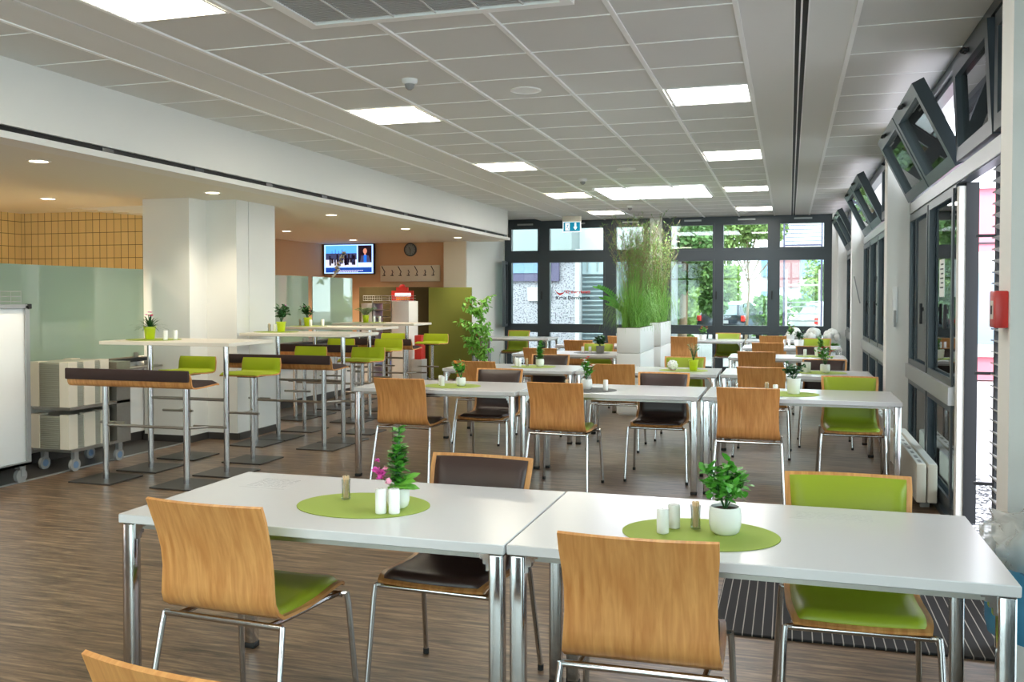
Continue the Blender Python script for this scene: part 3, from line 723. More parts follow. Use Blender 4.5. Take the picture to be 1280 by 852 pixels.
# ------------------------------------------------------------------ high tables, benches, stools
def htable(cx, cy, label):
    t = thing('high_table', label, 'high table', (cx, cy, 0), 0, 'high standing tables on twin chrome posts')
    MB().rbox(-.63, -.33, 1.09, .63, .33, 1.12, .003, 1).build('tabletop', 'htop', t)
    for s in (-1, 1):
        MB().tube([(s*.38, 0, .012), (s*.38, 0, 1.09)], .024, 16).build('post', 'chrome', t)
        MB().rbox(s*.38-.2, -.2, 0, s*.38+.2, .2, .012, .003, 1).build('base_plate', 'plate', t)
    MB().tube([(-.36, 0, .62), (.36, 0, .62)], .014, 10).build('crossbar', 'steel', t)
SP = [(-.212, .9), (-.205, .86), (-.2, .82), (-.192, .797), (-.172, .783), (-.14, .778), (-.04, .779), (.06, .785), (.14, .79), (.172, .782)]
def seat_shell(w, name, m_, t, off=0, th=.011, pillow=False, prof=SP, cols=11):
    rows = []
    fr = prof_frame(prof); n = len(fr)
    for i, (y, z, nr) in enumerate(fr):
        ww = w-(.02 if i in (0, n-1) else 0); pts = []; tt = []
        for j in range(cols):
            u = -1+2*j/(cols-1)
            if pillow: u = math.copysign(abs(u)**.8, u)
            pts.append((u*ww/2, y+nr[1]*off, z+nr[2]*off))
            tt.append(th if not pillow else th*max(.2, min(1, (1-abs(u))*14*w)**.5)*min(1, min(i, n-1-i)*.8+.25))
        rows.append((pts, nr, tt))
    b = MB(); b.shell(rows, th, cols); return b.build(name, m_, t, angle=60)
def stool(cx, cy, label):
    t = thing('bar_stool', label, 'bar stool', (cx, cy, 0), PI, 'green single bar stools')
    S2 = [(-.214, .928), (-.207, .88)]+SP[2:]
    seat_shell(.41, 'plywood_shell', 'ply', t, prof=S2)
    seat_shell(.4, 'seat_cushion', 'greenf', t, off=.011, th=.024, pillow=True, prof=S2)
    MB().tube([(0, -.05, .012), (0, -.05, .775)], .022, 16).build('post', 'chrome', t)
    MB().rbox(-.2, -.25, 0, .2, .15, .012, .003, 1).build('base_plate', 'plate', t)
    MB().tube([(-.16, .1, .45), (.16, .1, .45)], .011, 8).tube([(0, -.05, .45), (0, .1, .45)], .011, 8).build('footrest', 'steel', t)
    MB().box(-.09, -.12, .765, .09, .06, .775).build('mounting_plate', 'plug', t)
def bench(cx, cy, label):
    t = thing('bar_bench', label, 'bar bench', (cx, cy, 0), 0, 'long dark brown two-seat bar benches')
    seat_shell(1.16, 'plywood_shell', 'ply', t, prof=SP)
    seat_shell(1.145, 'seat_cushion', 'brownf', t, off=.011, th=.022, pillow=True, cols=21)
    MB().rbox(-.573, -.236, .838, .573, -.212, .926, .008).build('back_cushion', 'brownf', t)
    for s in (-1, 1):
        MB().tube([(s*.385, 0, .012), (s*.385, 0, .775)], .024, 16).build('post', 'chrome', t)
        MB().rbox(s*.385-.2, -.2, 0, s*.385+.2, .2, .012, .003, 1).build('base_plate', 'plate', t)
    MB().tube([(-.36, 0, .45), (.36, 0, .45)], .012, 8).tube([(.385, 0, .45), (.5, .13, .45)], .011, 8).tube([(.36, .13, .45), (.66, .13, .45)], .011, 8).tube([(-.385, 0, .45), (-.42, .13, .45)], .011, 8).tube([(-.55, .13, .45), (-.3, .13, .45)], .011, 8).build('footrest', 'steel', t)
oo = ['nearest to the camera', 'second from the front, before the stepped pillar', 'third from the front', 'farthest, by the tray rack']
HT = [(-4.93, 6.72), (-4.79, 8.57), (-5.38, 10.42), (-5.6, 12.1)]
for i, (x, y) in enumerate(HT): htable(x, y, 'pale topped high table on twin posts, '+oo[i])
for i, (x, y) in enumerate([(-4.95, 6.2), (-4.79, 8.15), (-5.4, 9.98), (-5.42, 11.6)]): bench(x, y, 'dark brown bar bench with plywood shell, '+oo[i])
for (x, y, s) in ((-5.37, 7.27, 'left one behind the nearest high table'), (-4.68, 7.27, 'right one behind the nearest high table'), (-5.2, 9.12, 'left one behind the second high table'), (-4.5, 9.15, 'right one behind the second high table'), (-5.8, 11.02, 'left one behind the third high table'), (-5.1, 11.02, 'right one behind the third high table'), (-5.88, 12.9, 'left one behind the farthest high table'), (-5.17, 12.9, 'right one behind the farthest high table')):
    stool(x, y, 'lime green bar stool, '+s)

# ------------------------------------------------------------------ table items
def placemat(x, y, z, label, m_='mat', r=(.245, .198)):
    b = MB(); prof = []
    n = 16
    for k in range(n+1):
        rr = 1-k/n; prof.append((rr*.999+.001, .0028+(.0008 if k % 2 else 0)))
    b.lathe([(.985, 0), (1, .001)]+prof, n=48, sx=r[0], sy=r[1])
    o = b.build('placemat', m_, None, (x, y, z)); tag(o, label, 'placemat', 'oval woven placemats'); return o
def shaker(x, y, z, h, label):
    t = thing('shaker', label, 'shaker', (x, y, z), 0, 'white ceramic salt and pepper shakers')
    MB().lathe([(.017, 0), (.0195, .003), (.0195, h-.006), (.0165, h), (.006, h+.001)], n=20).build('body', 'ceramic', t)
    b = MB()
    for k in range(4): b.blob((.007*math.cos(k*PI/2), .007*math.sin(k*PI/2), h+.0005), .0016, 5, 3)
    b.build('pour_holes', 'txt', t)
def picks(x, y, z, label, h=.075):
    t = thing('toothpick_holder', label, 'toothpick holder', (x, y, z), 0, 'small clear toothpick holders')
    MB().lathe([(.014, 0), (.017, .004), (.015, .03), (.0165, h-.006), (.018, h), (.0155, h-.001), (.0138, .03), (.014, .006)], n=16).build('glass_holder', 'bottle', t)
    b = MB()
    for k in range(30):
        a = rnd.uniform(0, 2*PI); c = rnd.uniform(0, 2*PI); b.tube([(.008*math.cos(a), .008*math.sin(a), .005), (.011*math.cos(c), .011*math.sin(c), h+.012)], .0011, 4)
    o = b.build('toothpicks', 'pick', t); o['kind'] = 'stuff'
POTS = {'white': ('ceramic', [(.032, 0), (.042, .008), (.0475, .03), (.048, .06), (.045, .082), (.041, .082), (.04, .068)]),
        'cup': ('ceramic', [(.036, 0), (.038, .003), (.0445, .1), (.041, .1), (.04, .085)]),
        'lime': ('lime', [(.034, 0), (.036, .004), (.045, .088), (.049, .09), (.049, .102), (.044, .102), (.042, .088)]),
        'grey': ('greyc', [(.042, 0), (.044, .004), (.048, .08), (.044, .08), (.043, .07)]),
        'oval': ('ceramic', [(.05, 0), (.054, .004), (.062, .085), (.058, .085), (.056, .075)])}
def pot_plant(x, y, z, label, pot='white', sc_=1, kind='bush', leaf='leaf', flower=None, h=.12, w=.09, n=90, ls=.035, seed=1, nf=5):
    t = thing('potted_plant', label, 'potted plant', (x, y, z), 0, 'small potted plants on the tables')
    pm, pf = POTS[pot]; pf = [(a*sc_, c*sc_) for a, c in pf]
    MB().lathe(pf, n=28).build('pot', pm, t); top = pf[-2][1]; pr = pf[-1][0]
    MB().lathe([(pr*.99, top*.6), (pr*.99, top*.9), (pr*.5, top*.93), (.002, top*.93)], n=20).build('soil', 'soil', t)
    R = random.Random(seed); b = MB(); st = MB()
    def rdir(lo=-.2, hi=1.2):
        a = R.uniform(0, 2*PI); e = R.uniform(lo, hi); return Vector((math.cos(a)*math.cos(e), math.sin(a)*math.cos(e), math.sin(e)))
    fl = []
    if kind == 'bush':
        stems = []
        for k in range(9):
            d = rdir(.5, 1.5); e = Vector((d.x*w*.8, d.y*w*.8, top+h*R.uniform(.55, .95))); stems.append(e)
            st.tube([(0, 0, top*.85), (e.x*.5, e.y*.5, top+(e.z-top)*.45), e], .0022, 5)
        for k in range(n):
            e = R.choice(stems); f = R.uniform(.35, 1.05); p = Vector((e.x*f, e.y*f, top+(e.z-top)*f))
            b.leaf(p+rdir(-.5, 1)*w*.22, rdir(-.3, 1.1), (R.uniform(-.3, .3), R.uniform(-.3, .3), 1), ls*R.uniform(.7, 1.2), ls*.62, .2)
        fl = [Vector((e.x, e.y, e.z+.012)) for e in stems]
    elif kind == 'tall':
        for k in range(3):
            d = rdir(1.2, 1.5); e = Vector((d.x*w*.5, d.y*w*.5, top+h*(1 if k == 0 else R.uniform(.5, .8))))
            st.tube([(0, 0, top*.85), e*.55, e], .0035, 6)
            for q in range(n//3):
                f = .35+.65*q/(n/3); b.leaf(e*f if f > .3 else e*.3, rdir(-.1, .9), (0, 0, 1), ls*R.uniform(.8, 1.1)*(1.15-.4*f), ls*.62, .25)
            fl.append(e)
    elif kind == 'spiky':
        for k in range(n):
            d = rdir(.15, 1.35); L = ls*R.uniform(.8, 1.25); prev = Vector((d.x*.006, d.y*.006, top*.85)); wdt = .016
            sd = d.cross(Vector((0, 0, 1))).normalized()*wdt/2; vs = []
            for q in range(6):
                f = q/5; p = prev+d*L*f-Vector((0, 0, 1))*L*.45*f*f; ww = (1-f)**.6
                vs += [p-sd*ww, p+sd*ww]
            b.add(vs, [(2*q, 2*q+1, 2*q+3, 2*q+2) for q in range(5)])
        fl = [Vector((.012*math.cos(k*2), .012*math.sin(k*2), top+h*.8)) for k in range(4)]
        for e in fl: st.tube([(0, 0, top*.85), e], .003, 5)
    elif kind == 'fern':
        for k in range(26):
            a = R.uniform(0, 2*PI); L = h*R.uniform(.8, 1.2); pv = Vector((0, 0, top*.9))
            for q in range(9):
                f = (q+1)/9; p = Vector((math.cos(a)*w*f, math.sin(a)*w*f, top+L*(f*1.5-f*f*.8)))
                for s in (-1, 1): b.leaf(p, (math.cos(a+s*1.2), math.sin(a+s*1.2), .1), (0, 0, 1), ls*(1.1-f*.6), ls*.35, .2)
                pv = p
            st.tube([(0, 0, top*.85), (math.cos(a)*w*.5, math.sin(a)*w*.5, top+L*.55), (math.cos(a)*w, math.sin(a)*w, top+L*.7)], .0012, 4)
    b.build('foliage', leaf, t, smooth=False)['kind'] = 'stuff'
    if st.v: st.build('stem', 'leafd', t)
    if flower:
        for i, fc in enumerate(flower):
            q = MB()
            for k in range(nf):
                e = fl[(k*len(flower)+i) % len(fl)]+Vector((R.uniform(-.02, .02), R.uniform(-.02, .02), R.uniform(-.015, .02)))
                if kind != 'spiky':
                    e = e*1.0
                for p_ in range(6):
                    a = p_*PI/3; q.leaf(e, (math.cos(a), math.sin(a), .35), (0, 0, 1), .021, .019, .1)
                q.blob(e+Vector((0, 0, .003)), .006, 6, 4)
            q.build('blossom', fc, t, smooth=False)
    return t
ZT = .742
placemat(-1.46, 2.99, ZT, 'lime green oval placemat at left on nearest table row')
placemat(-.265, 2.93, ZT, 'lime green oval placemat at right on nearest table row')
ZM = ZT+.003
t = pot_plant(-1.325, 2.99, ZM, 'white pot with tall leafy stems and pink blossoms on nearest left placemat', 'white', .86, 'tall', 'leaf', None, .21, .09, 210, .044, 3)
b = MB().m('pink')
def bloom(b, c, r, n=9, seed=0):
    R = random.Random(seed)
    for k in range(n):
        a = R.uniform(0, 2*PI); e = R.uniform(-.3, 1.2); d = (math.cos(a)*math.cos(e), math.sin(a)*math.cos(e), math.sin(e))
        b.leaf(c, d, (R.uniform(-1, 1), R.uniform(-1, 1), 1), r, r*.9, .3)
bloom(b, (-.058, -.02, .118), .02, 14, 1); bloom(b, (-.068, -.03, .128), .02, 14, 2); bloom(b, (-.066, -.01, .105), .016, 12, 5)
b.m('lpink'); bloom(b, (-.014, -.05, .1), .014, 14, 3); bloom(b, (-.04, -.02, .14), .012, 10, 4); b.blob((-.014, -.052, .1), .009)
b.m('pink'); bloom(b, (-.082, 0, .16), .012, 10, 6)
b.build('blossom', None, t, smooth=False)
b = MB(); 
for (p, d) in (((.01, -.02, .085), (1, -.3, .5)), ((.01, -.02, .08), (1, .2, .1)), ((.0, -.02, .08), (.8, -.7, .3)), ((.01, 0, .09), (.9, .5, .7)), ((-.01, -.01, .08), (.3, -1, .2))): b.leaf(p, d, (0, -.4, 1), .075, .042, .25)
b.build('broad_leaf', 'leafl', t, smooth=False)['kind'] = 'stuff'
shaker(-1.343, 2.885, ZM, .086, 'left white shaker of the pair before the pink-flowered pot on nearest table')
shaker(-1.298, 2.897, ZM, .086, 'right white shaker of the pair before the pink-flowered pot on nearest table')
picks(-1.56, 3.05, ZM, 'glass toothpick holder left of the pink-flowered pot on nearest table')
pot_plant(-.19, 2.955, ZM, 'round white pot with glossy jade-like bush on nearest right placemat', 'white', 1.05, 'bush', 'leaf', None, .12, .115, 330, .036, 11)
shaker(-.378, 2.9, ZM, .078, 'front white shaker left of the leafy pot on nearest right placemat')
shaker(-.352, 2.975, ZM, .078, 'rear white shaker left of the leafy pot on nearest right placemat')
picks(-.285, 2.99, ZM, 'glass toothpick holder beside the leafy white pot on nearest right placemat')
# second row
placemat(-2.71, 7.24, ZT, 'lime green placemat under the orange flowers, second table row')
pot_plant(-2.64, 7.26, ZM, 'small white pot of orange flowers, second table row left', 'white', .85, 'bush', 'leaf', ['orange'], .13, .07, 110, .035, 21, nf=9)
shaker(-2.83, 7.28, ZM, .08, 'left white shaker by the orange flowers, second table row'); shaker(-2.785, 7.2, ZM, .08, 'right white shaker by the orange flowers, second table row')
placemat(-1.56, 7.24, ZT, 'dark grey placemat under red geranium, second table row', 'gmat')
pot_plant(-1.57, 7.28, ZM, 'white pot of red and white flowers on dark mat, second table row', 'white', 1.0, 'bush', 'leaf', ['red', 'white'], .16, .08, 110, .035, 22, nf=8)
shaker(-1.4, 7.22, ZM, .085, 'single white shaker right of the red and white flowers'); picks(-1.7, 7.15, ZM, 'toothpick holder left of the red and white flowers, second row')
placemat(-.02, 7.38, ZT, 'lime green placemat under the tall white cup pot, second table row right')
pot_plant(.035, 7.4, ZM, 'tall white cup pot with small leafy plant, second table row right', 'cup', 1.2, 'bush', 'leafd', None, .1, .1, 120, .04, 23)
shaker(-.1, 7.36, ZM, .07, 'white shaker left of the tall white cup pot'); picks(-.165, 7.38, ZM, 'toothpick holder left of the tall white cup pot, second row')
# third row
placemat(-2.63, 9.5, ZT, 'lime green placemat under tall glossy plant, third table row')
pot_plant(-2.57, 9.55, ZM, 'small white pot with upright dense green plant, third table row left', 'white', .95, 'tall', 'leaf', None, .2, .09, 150, .055, 31)
shaker(-2.82, 9.5, ZM, .09, 'leftmost white shaker on third table row'); shaker(-2.76, 9.42, ZM, .09, 'middle white shaker left of upright plant, third row'); picks(-2.7, 9.5, ZM, 'toothpick holder left of upright green plant, third row')
placemat(-1.03, 9.45, ZT, 'lime green placemat under lime pot, third table row middle')
t = pot_plant(-.93, 9.45, ZM, 'lime pot with feathery upright herb, third table row middle', 'lime', 1.05, 'fern', 'leaf', None, .2, .06, 60, .02, 32)
t = thing('candle_ball', 'round white textured candle holder beside the lime pot, third table row', 'candle holder', (-1.14, 9.45, ZM))
b = MB(); b.blob((0, 0, .05), .052, 16, 10)
for k in range(26):
    a = k*2.4; e = -.9+k*.08; b.blob((.045*math.cos(a)*math.cos(e), .045*math.sin(a)*math.cos(e), .05+.045*math.sin(e)), .013, 6, 4)
b.build('shell', 'ceramic', t); MB().lathe([(.03, 0), (.034, .004), (.02, .012)]).build('base', 'lpink', t)
placemat(.3, 9.55, ZT, 'pale green placemat under red flowers, third table row right')
pot_plant(.34, 9.55, ZM, 'white pot of bright red flowers, third table row right', 'white', 1.0, 'bush', 'leaf', ['red'], .16, .11, 110, .04, 33, nf=12)
t = thing('white_mug', 'plain white cylindrical cup beside the red flowers, third table row', 'mug', (.16, 9.55, ZM))
MB().lathe([(.042, 0), (.045, .004), (.045, .1), (.041, .1), (.04, .01)], n=24).build('cup', 'ceramic', t)
shaker(.05, 9.45, ZM, .08, 'white shaker left of plain white cup, third table row')
# fourth row
placemat(-2.53, 12.08, ZT, 'grey placemat under grey pot, fourth table row left', 'gmat')
pot_plant(-2.42, 12.1, ZM, 'grey pot with spreading leaves, fourth table row left', 'grey', 1.15, 'bush', 'leafd', ['white'], .11, .12, 90, .06, 41, nf=3)
shaker(-2.66, 12.1, ZM, .08, 'left white shaker by the grey pot, fourth table row'); shaker(-2.56, 12.1, ZM, .08, 'right white shaker by the grey pot, fourth table row')
placemat(.3, 12.15, ZT, 'pale placemat under oval white pot, fourth table row right')
pot_plant(.38, 12.15, ZM, 'wide white oval pot with bright green plant, fourth table row right', 'oval', 1.3, 'tall', 'leaf', None, .16, .1, 90, .06, 42)
shaker(.19, 12.1, ZM, .09, 'white shaker left of oval white pot, fourth table row')
# fifth row and farthest
pot_plant(.14, 14.6, ZT, 'white pot with dark green plant, fifth table row right', 'oval', 1.2, 'bush', 'leafd', None, .12, .1, 80, .05, 51)
shaker(-.07, 14.6, ZT, .1, 'left white shaker on fifth table row'); shaker(0, 14.55, ZT, .1, 'right white shaker on fifth table row')
pot_plant(-1.45, 16.4, ZT, 'white pot of orange blossoms, farthest table row', 'oval', 1.1, 'bush', 'leafl', ['orange'], .12, .09, 70, .05, 52, nf=9)
shaker(-1.22, 16.45, ZT, .1, 'white shaker beside orange blossoms, farthest table row')
pot_plant(.02, 16.6, ZT, 'white pot of red blooms, farthest table row by window', 'oval', 1.1, 'bush', 'leaf', ['orange'], .12, .09, 70, .05, 53, nf=6)
# white blossom mass in tubs by the far window
for k, (x, y, r) in enumerate(((.08, 17.45, .16), (.41, 17.42, .16), (.73, 17.46, .14))):
    t = thing('white_hydrangea', 'mass of white blossoms by the far window, '+('left tub', 'middle tub', 'right tub')[k], 'flowers', (x, y, 0), 0, 'white blossoms below the far window')
    MB().lathe([(.1, 0), (.13, .01), (.15, .62), (.14, .62), (.12, .58)], n=20).build('tub', 'planter', t)
    b = MB(); R = random.Random(k)
    for q in range(30):
        a = R.uniform(0, 2*PI); e = R.uniform(.0, 1.5); c = (r*math.cos(a)*math.cos(e)*.8, r*math.sin(a)*math.cos(e)*.8, .72+r*math.sin(e))
        b.blob(c, R.uniform(.045, .07), 8, 5)
    b.build('blossom_heads', 'white', t)['kind'] = 'stuff'
    b = MB()
    for q in range(40):
        a = R.uniform(0, 2*PI); b.leaf((0, 0, .6), (math.cos(a), math.sin(a), R.uniform(.2, .9)), (0, 0, 1), .15, .06)
    b.build('foliage', 'leafl', t, smooth=False)['kind'] = 'stuff'
# high table items
ZH = 1.12; ZHM = ZH+.003
placemat(-5.27, 6.72, ZH, 'lime placemat on the nearest high table')
pot_plant(-5.31, 6.72, ZHM, 'lime pot with spiky pink bromeliad on the nearest high table', 'lime', 1.08, 'spiky', 'leafd', ['pink', 'red'], .13, .1, 60, .2, 61, nf=4)
shaker(-5.12, 6.68, ZHM, .08, 'left white shaker on nearest high table'); shaker(-5.08, 6.76, ZHM, .08, 'right white shaker on nearest high table')
placemat(-5.19, 8.57, ZH, 'lime placemat on the second high table')
pot_plant(-5.13, 8.57, ZHM, 'lime pot with grey-green bush on second high table', 'lime', 1.05, 'bush', 'leafd', ['pink'], .17, .1, 130, .05, 62, nf=2)
picks(-5.29, 8.6, ZHM, 'toothpick holder on the second high table'); shaker(-5.22, 8.6, ZHM, .08, 'white shaker on second high table')
placemat(-5.85, 10.42, ZH, 'lime placemat on the third high table')
pot_plant(-5.86, 10.42, ZHM, 'lime pot with dark leaves and pink bloom on third high table', 'lime', 1.05, 'bush', 'leafd', ['pink'], .14, .1, 130, .05, 63, nf=4)
picks(-5.98, 10.45, ZHM, 'toothpick holder on the third high table'); shaker(-5.78, 10.36, ZHM, .08, 'front white shaker on third high table'); shaker(-5.66, 10.45, ZHM, .085, 'white shaker right of pot on third high table')
placemat(-5.8, 12.1, ZH, 'lime placemat on the farthest high table')
pot_plant(-5.86, 12.1, ZHM, 'lime pot with spreading fern on farthest high table', 'lime', 1.05, 'fern', 'leaf', None, .13, .16, 60, .05, 64)
shaker(-5.73, 12.1, ZHM, .09, 'left white shaker on farthest high table'); shaker(-5.66, 12.14, ZHM, .09, 'right white shaker on farthest high table')

# ------------------------------------------------------------------ planters with tall grass
def planter(x, y, w, d, h, label, seed, ngrass, hh, spread):
    t = thing('tall_planter', label, 'planter', (x, y, 0), 0, 'tall white planter boxes')
    b = MB(); a, c = w/2, d/2
    for (z0, z1) in ((.02, .4), (.405, .78), (.785, h)): b.rbox(-a, -c, z0, a, c, z1, .006, 2)
    b.box(-a+.02, -c+.02, 0, a-.02, c-.02, .03); b.build('box', 'planter', t)
    MB().box(-a+.02, -c+.02, h-.02, a-.02, c-.02, h+.004).build('soil', 'soil', t)
    p = thing('tall_grass_plant', label.replace('white planter box', 'airy green grass plant growing in the planter'), 'plant', (x, y, h), 0, 'tall grass plants in the planters')
    R = random.Random(seed); g = MB(); tw = MB()
    for k in range(ngrass):
        an = R.uniform(0, 2*PI); out = R.uniform(.04, spread)*(.5+.5*R.random()); L = R.uniform(.2, .8)*hh*(1.1-.5*out/spread)
        droop = R.uniform(.5, 1.9) if out > spread*.35 else R.uniform(.05, .5)
        bx, by = R.uniform(-a*.7, a*.7), R.uniform(-c*.85, c*.85); wd = .0032
        sd = Vector((-math.sin(an), math.cos(an), 0))*wd; vs = []
        for q in range(7):
            f = q/6; r_ = out*f; z = L*(f*(1+droop)-droop*f*f*1.6)
            pt = Vector((bx+math.cos(an)*r_, by+math.sin(an)*r_, z)); s_ = (1-f*.8); vs += [pt-sd*s_, pt+sd*s_]
        g.add(vs, [(2*q, 2*q+1, 2*q+3, 2*q+2) for q in range(6)])
    for k in range(int(ngrass*.06)):
        an = R.uniform(0, 2*PI); L = hh*R.uniform(.75, 1.12); o = R.uniform(.02, spread*.75); bx, by = R.uniform(-a*.5, a*.5), R.uniform(-c*.6, c*.6)
        P = [Vector((bx+math.cos(an)*o*f**1.5, by+math.sin(an)*o*f**1.5, L*f)) for f in (0, .3, .6, .85, 1)]
        tw.tube(P, .0032, 5, r2=.001)
        for q in range(16):
            f = R.uniform(.35, 1); p0 = Vector((bx+math.cos(an)*o*f**1.5, by+math.sin(an)*o*f**1.5, L*f)); a2 = R.uniform(0, 2*PI); l2 = R.uniform(.06, .2)
            p1 = p0+Vector((math.cos(a2)*l2*.6, math.sin(a2)*l2*.6, l2*.8)); tw.tube([p0, p1], .0014, 3)
            for e in range(4):
                pp = p0.lerp(p1, R.uniform(.2, 1)); g.leaf(pp, (R.uniform(-1, 1), R.uniform(-1, 1), R.uniform(0, 1)), (0, 0, 1), .05, .007, .2)
    g.build('blades', 'grass', p, smooth=False)['kind'] = 'stuff'; tw.build('twigs', 'twig', p)['kind'] = 'stuff'
    return p
p = planter(-1.93, 12.05, .3, 1.2, 1.1, 'white planter box, nearer one, beside the fourth table row', 5, 1500, 1.25, .62)
b = MB(); R = random.Random(9)
for (ex, ey, ez) in ((-.42, -.5, .5), (-.34, -.1, .28), (-.46, .1, .36)):
    for q in range(22):
        f = q/21; pt = Vector((ex*f, ey*f, ez*math.sin(f*1.5)))
        for s in (-1, 1): b.leaf(pt, (s*.5-.4, s*.3, .5), (0, -1, .4), .07, .026, .1)
b.build('arching_fronds', 'leaf', p, smooth=False)['kind'] = 'stuff'
planter(-1.91, 13.78, .3, 1.15, 1.12, 'white planter box, farther one, half hidden behind the nearer', 6, 900, 1.3, .5)

# ficus by the pier
t = thing('ficus_tree', 'slender leafy ficus beside the olive screen and the white pier', 'plant', (-5.12, 15.0, 0))
MB().lathe([(.13, 0), (.15, .01), (.18, .3), (.165, .3), (.16, .26)], n=24).build('pot', 'ceramic', t)
b = MB(); R = random.Random(3)
b.tube([(0, 0, .2), (.03, 0, .6), (0, .02, 1.0), (.04, 0, 1.4)], .014, 8, r2=.006); g = MB()
for k in range(48):
    z = R.uniform(.35, 1.45); an = R.uniform(0, 2*PI); l = R.uniform(.15, .42)*(1.1-abs(z-1.0)*.6)
    p0 = Vector((0, 0, z)); p1 = p0+Vector((math.cos(an)*l, math.sin(an)*l*.6, .12)); b.tube([p0, p1], .003, 4)
    for q in range(15):
        pp = p0.lerp(p1, R.uniform(.2, 1.1)); g.leaf(pp, (R.uniform(-1, 1), R.uniform(-1, 1), R.uniform(-1.2, .2)), (R.uniform(-.4, .4), -.5, .8), .085, .042, .3)
b.build('trunk', 'twig', t); g.build('foliage', 'leafl', t, smooth=False)['kind'] = 'stuff'

# ------------------------------------------------------------------ serving counter and satin glass screens
t = thing('serving_counter', 'long serving counter with pale front panels left of the square pillar', 'counter', (0, 0, 0))
MB().box(-6.95, 4.6, .1, -6.44, 8.6, .84).build('body', 'wpl', t, smooth=False)
MB().box(-6.93, 4.6, 0, -6.46, 8.6, .1).build('plinth', 'plate', t, smooth=False)
MB().box(-7.0, 4.6, .84, -6.3, 8.02, .875).build('worktop', 'framed', t, smooth=False)
b = MB()
for k in range(3): b.tube([(-6.28+.05*k, 7.15, .79), (-6.28+.05*k, 8.0, .79)], .011, 8)
b.build('tray_rail', 'steel', t)
t = thing('rear_counter', 'long counter with dark rail behind the high tables, past the pillars', 'counter', (0, 0, 0))
MB().box(-6.95, 9.85, .1, -6.44, 13.2, .84).build('body', 'wpl', t, smooth=False); MB().box(-6.93, 9.85, 0, -6.46, 13.2, .1).build('plinth', 'plate', t, smooth=False)
MB().box(-7.0, 9.85, .84, -6.25, 13.25, .875).build('worktop', 'framed', t, smooth=False)
b = MB()
for k in range(3): b.tube([(-6.2+.05*k, 9.85, .79), (-6.2+.05*k, 13.2, .79)], .011, 8)
b.build('tray_rail', 'steel', t)
for (y0, y1, lab) in ((4.7, 8.0, 'left of the square pillar'), (9.3+.6, 11.4, 'just right of the stepped pillar'), (11.52, 12.74, 'farthest one below the television')):
    t = thing('satin_glass_screen', 'tall grey-green satin glass sneeze screen, '+lab, 'glass screen', (-6.4, (y0+y1)/2, .875), 0, 'satin glass screens on the counters')
    h = (y1-y0)/2; MB().box(-.006, -h, .01, .006, h, .9).build('pane', 'frost', t, smooth=False)
    MB().box(-.015, -h+.1, 0, .015, -h+.16, .05).box(-.015, h-.16, 0, .015, h-.1, .05).build('clamp', 'steel', t, smooth=False)
# small plants on top of/behind screens
t = pot_plant(-6.9, 7.45, .875, 'dry spiky plant whose tips show above the near glass screen', 'white', 1.0, 'spiky', 'twig', None, .1, .1, 34, .2, 71); t.children[0].scale = (1.2, 1.2, 1)
for c in t.children: c.location.z += 0
st_ = MB().lathe([(.08, 0), (.09, .02), (.08, .72), (.1, .74)]).build('plant_stand', 'cream', None, (-6.9, 7.45, .875)); tag(st_, 'cylindrical stand behind the near glass screen holding the dry plant', 'stand')
t.location.z = 1.615
t = thing('orchid', 'pale yellow orchid spray rising in front of the television', 'plant', (-6.56, 12.45, .875))
MB().lathe([(.06, 0), (.07, .02), (.07, .7), (.06, .7)]).build('tall_vase', 'ceramic', t)
b = MB().tube([(0, 0, .7), (.02, 0, .95), (.1, 0, 1.15), (.18, 0, 1.28)], .005, 6); b.build('stem', 'leafd', t)
b = MB()
for k in range(7): bloom(b, (.02+k*.024, 0, .93+k*.055), .05, 10, k)
b.build('blossom', 'lampw' if False else 'cream', t, smooth=False)

# tray trolley
t = thing('tray_trolley', 'steel tray trolley with two decks on grey castors beside the counter', 'trolley', (-6.03, 6.72, 0))
MB().box(-.2, -.36, .525, .2, .38, .55).build('shelf_deck', 'steel', t, smooth=False)
MB().box(-.2, -.36, .165, .2, .38, .19).build('shelf_deck', 'steel', t, smooth=False)
MB().box(-.2, .2, .19, .2, .38, .9).build('upright', 'steel', t, smooth=False)
for (x, y) in ((-.14, -.3), (.18, -.3), (-.14, .24), (.18, .24)):
    c = MB().box(x-.018, y-.02, .1, x+.018, y+.03, .165).build('castor', 'silver', t, smooth=False)
    MB().tube([(x-.014, y, .056), (x+.014, y, .056)], .055, 20).build('tyre', 'greypl', c); MB().tube([(x-.017, y, .056), (x+.017, y, .056)], .03, 16).build('hub', 'bluewin', c)
def traystack(x, y, z, w, d, h, lab):
    t = thing('tray_stack', lab, 'trays', (x, y, z), 0, 'stacks of serving trays on the trolley')
    n = int(h/.0165)
    for k in range(n):
        b = MB(); zz = k*.0165; b.rbox(-w/2, -d/2, zz, w/2, d/2, zz+.005, .002, 1)
        b.box(-w/2+.008, -d/2+.008, zz+.005, w/2-.008, d/2-.008, zz+.0165) if k < n-1 else b.box(-w/2+.03, -d/2+.03, zz+.004, w/2-.03, d/2-.03, zz+.006)
        if k == 0: proto_t = b.build('tray', 'trayg', t, smooth=False)
        else:
            o = proto_t.copy(); COL.objects.link(o); o.location = (0, 0, zz); o.parent = t
    for (sx, sy) in ((-1, -1), (1, -1), (-1, 1), (1, 1)): MB().box(sx*(w/2+.003), sy*(d/2+.003), 0, sx*(w/2-.09), sy*(d/2-.1), h+.004).build('corner_guard', 'trayt', t, smooth=False)
    MB().box(w/2-.05, -.06, 0, w/2+.003, .07, h+.004).build('side_guard', 'trayt', t, smooth=False)
traystack(-6.06, 6.61, .55, .4, .48, .38, 'stack of grey serving trays on the upper deck of the trolley')
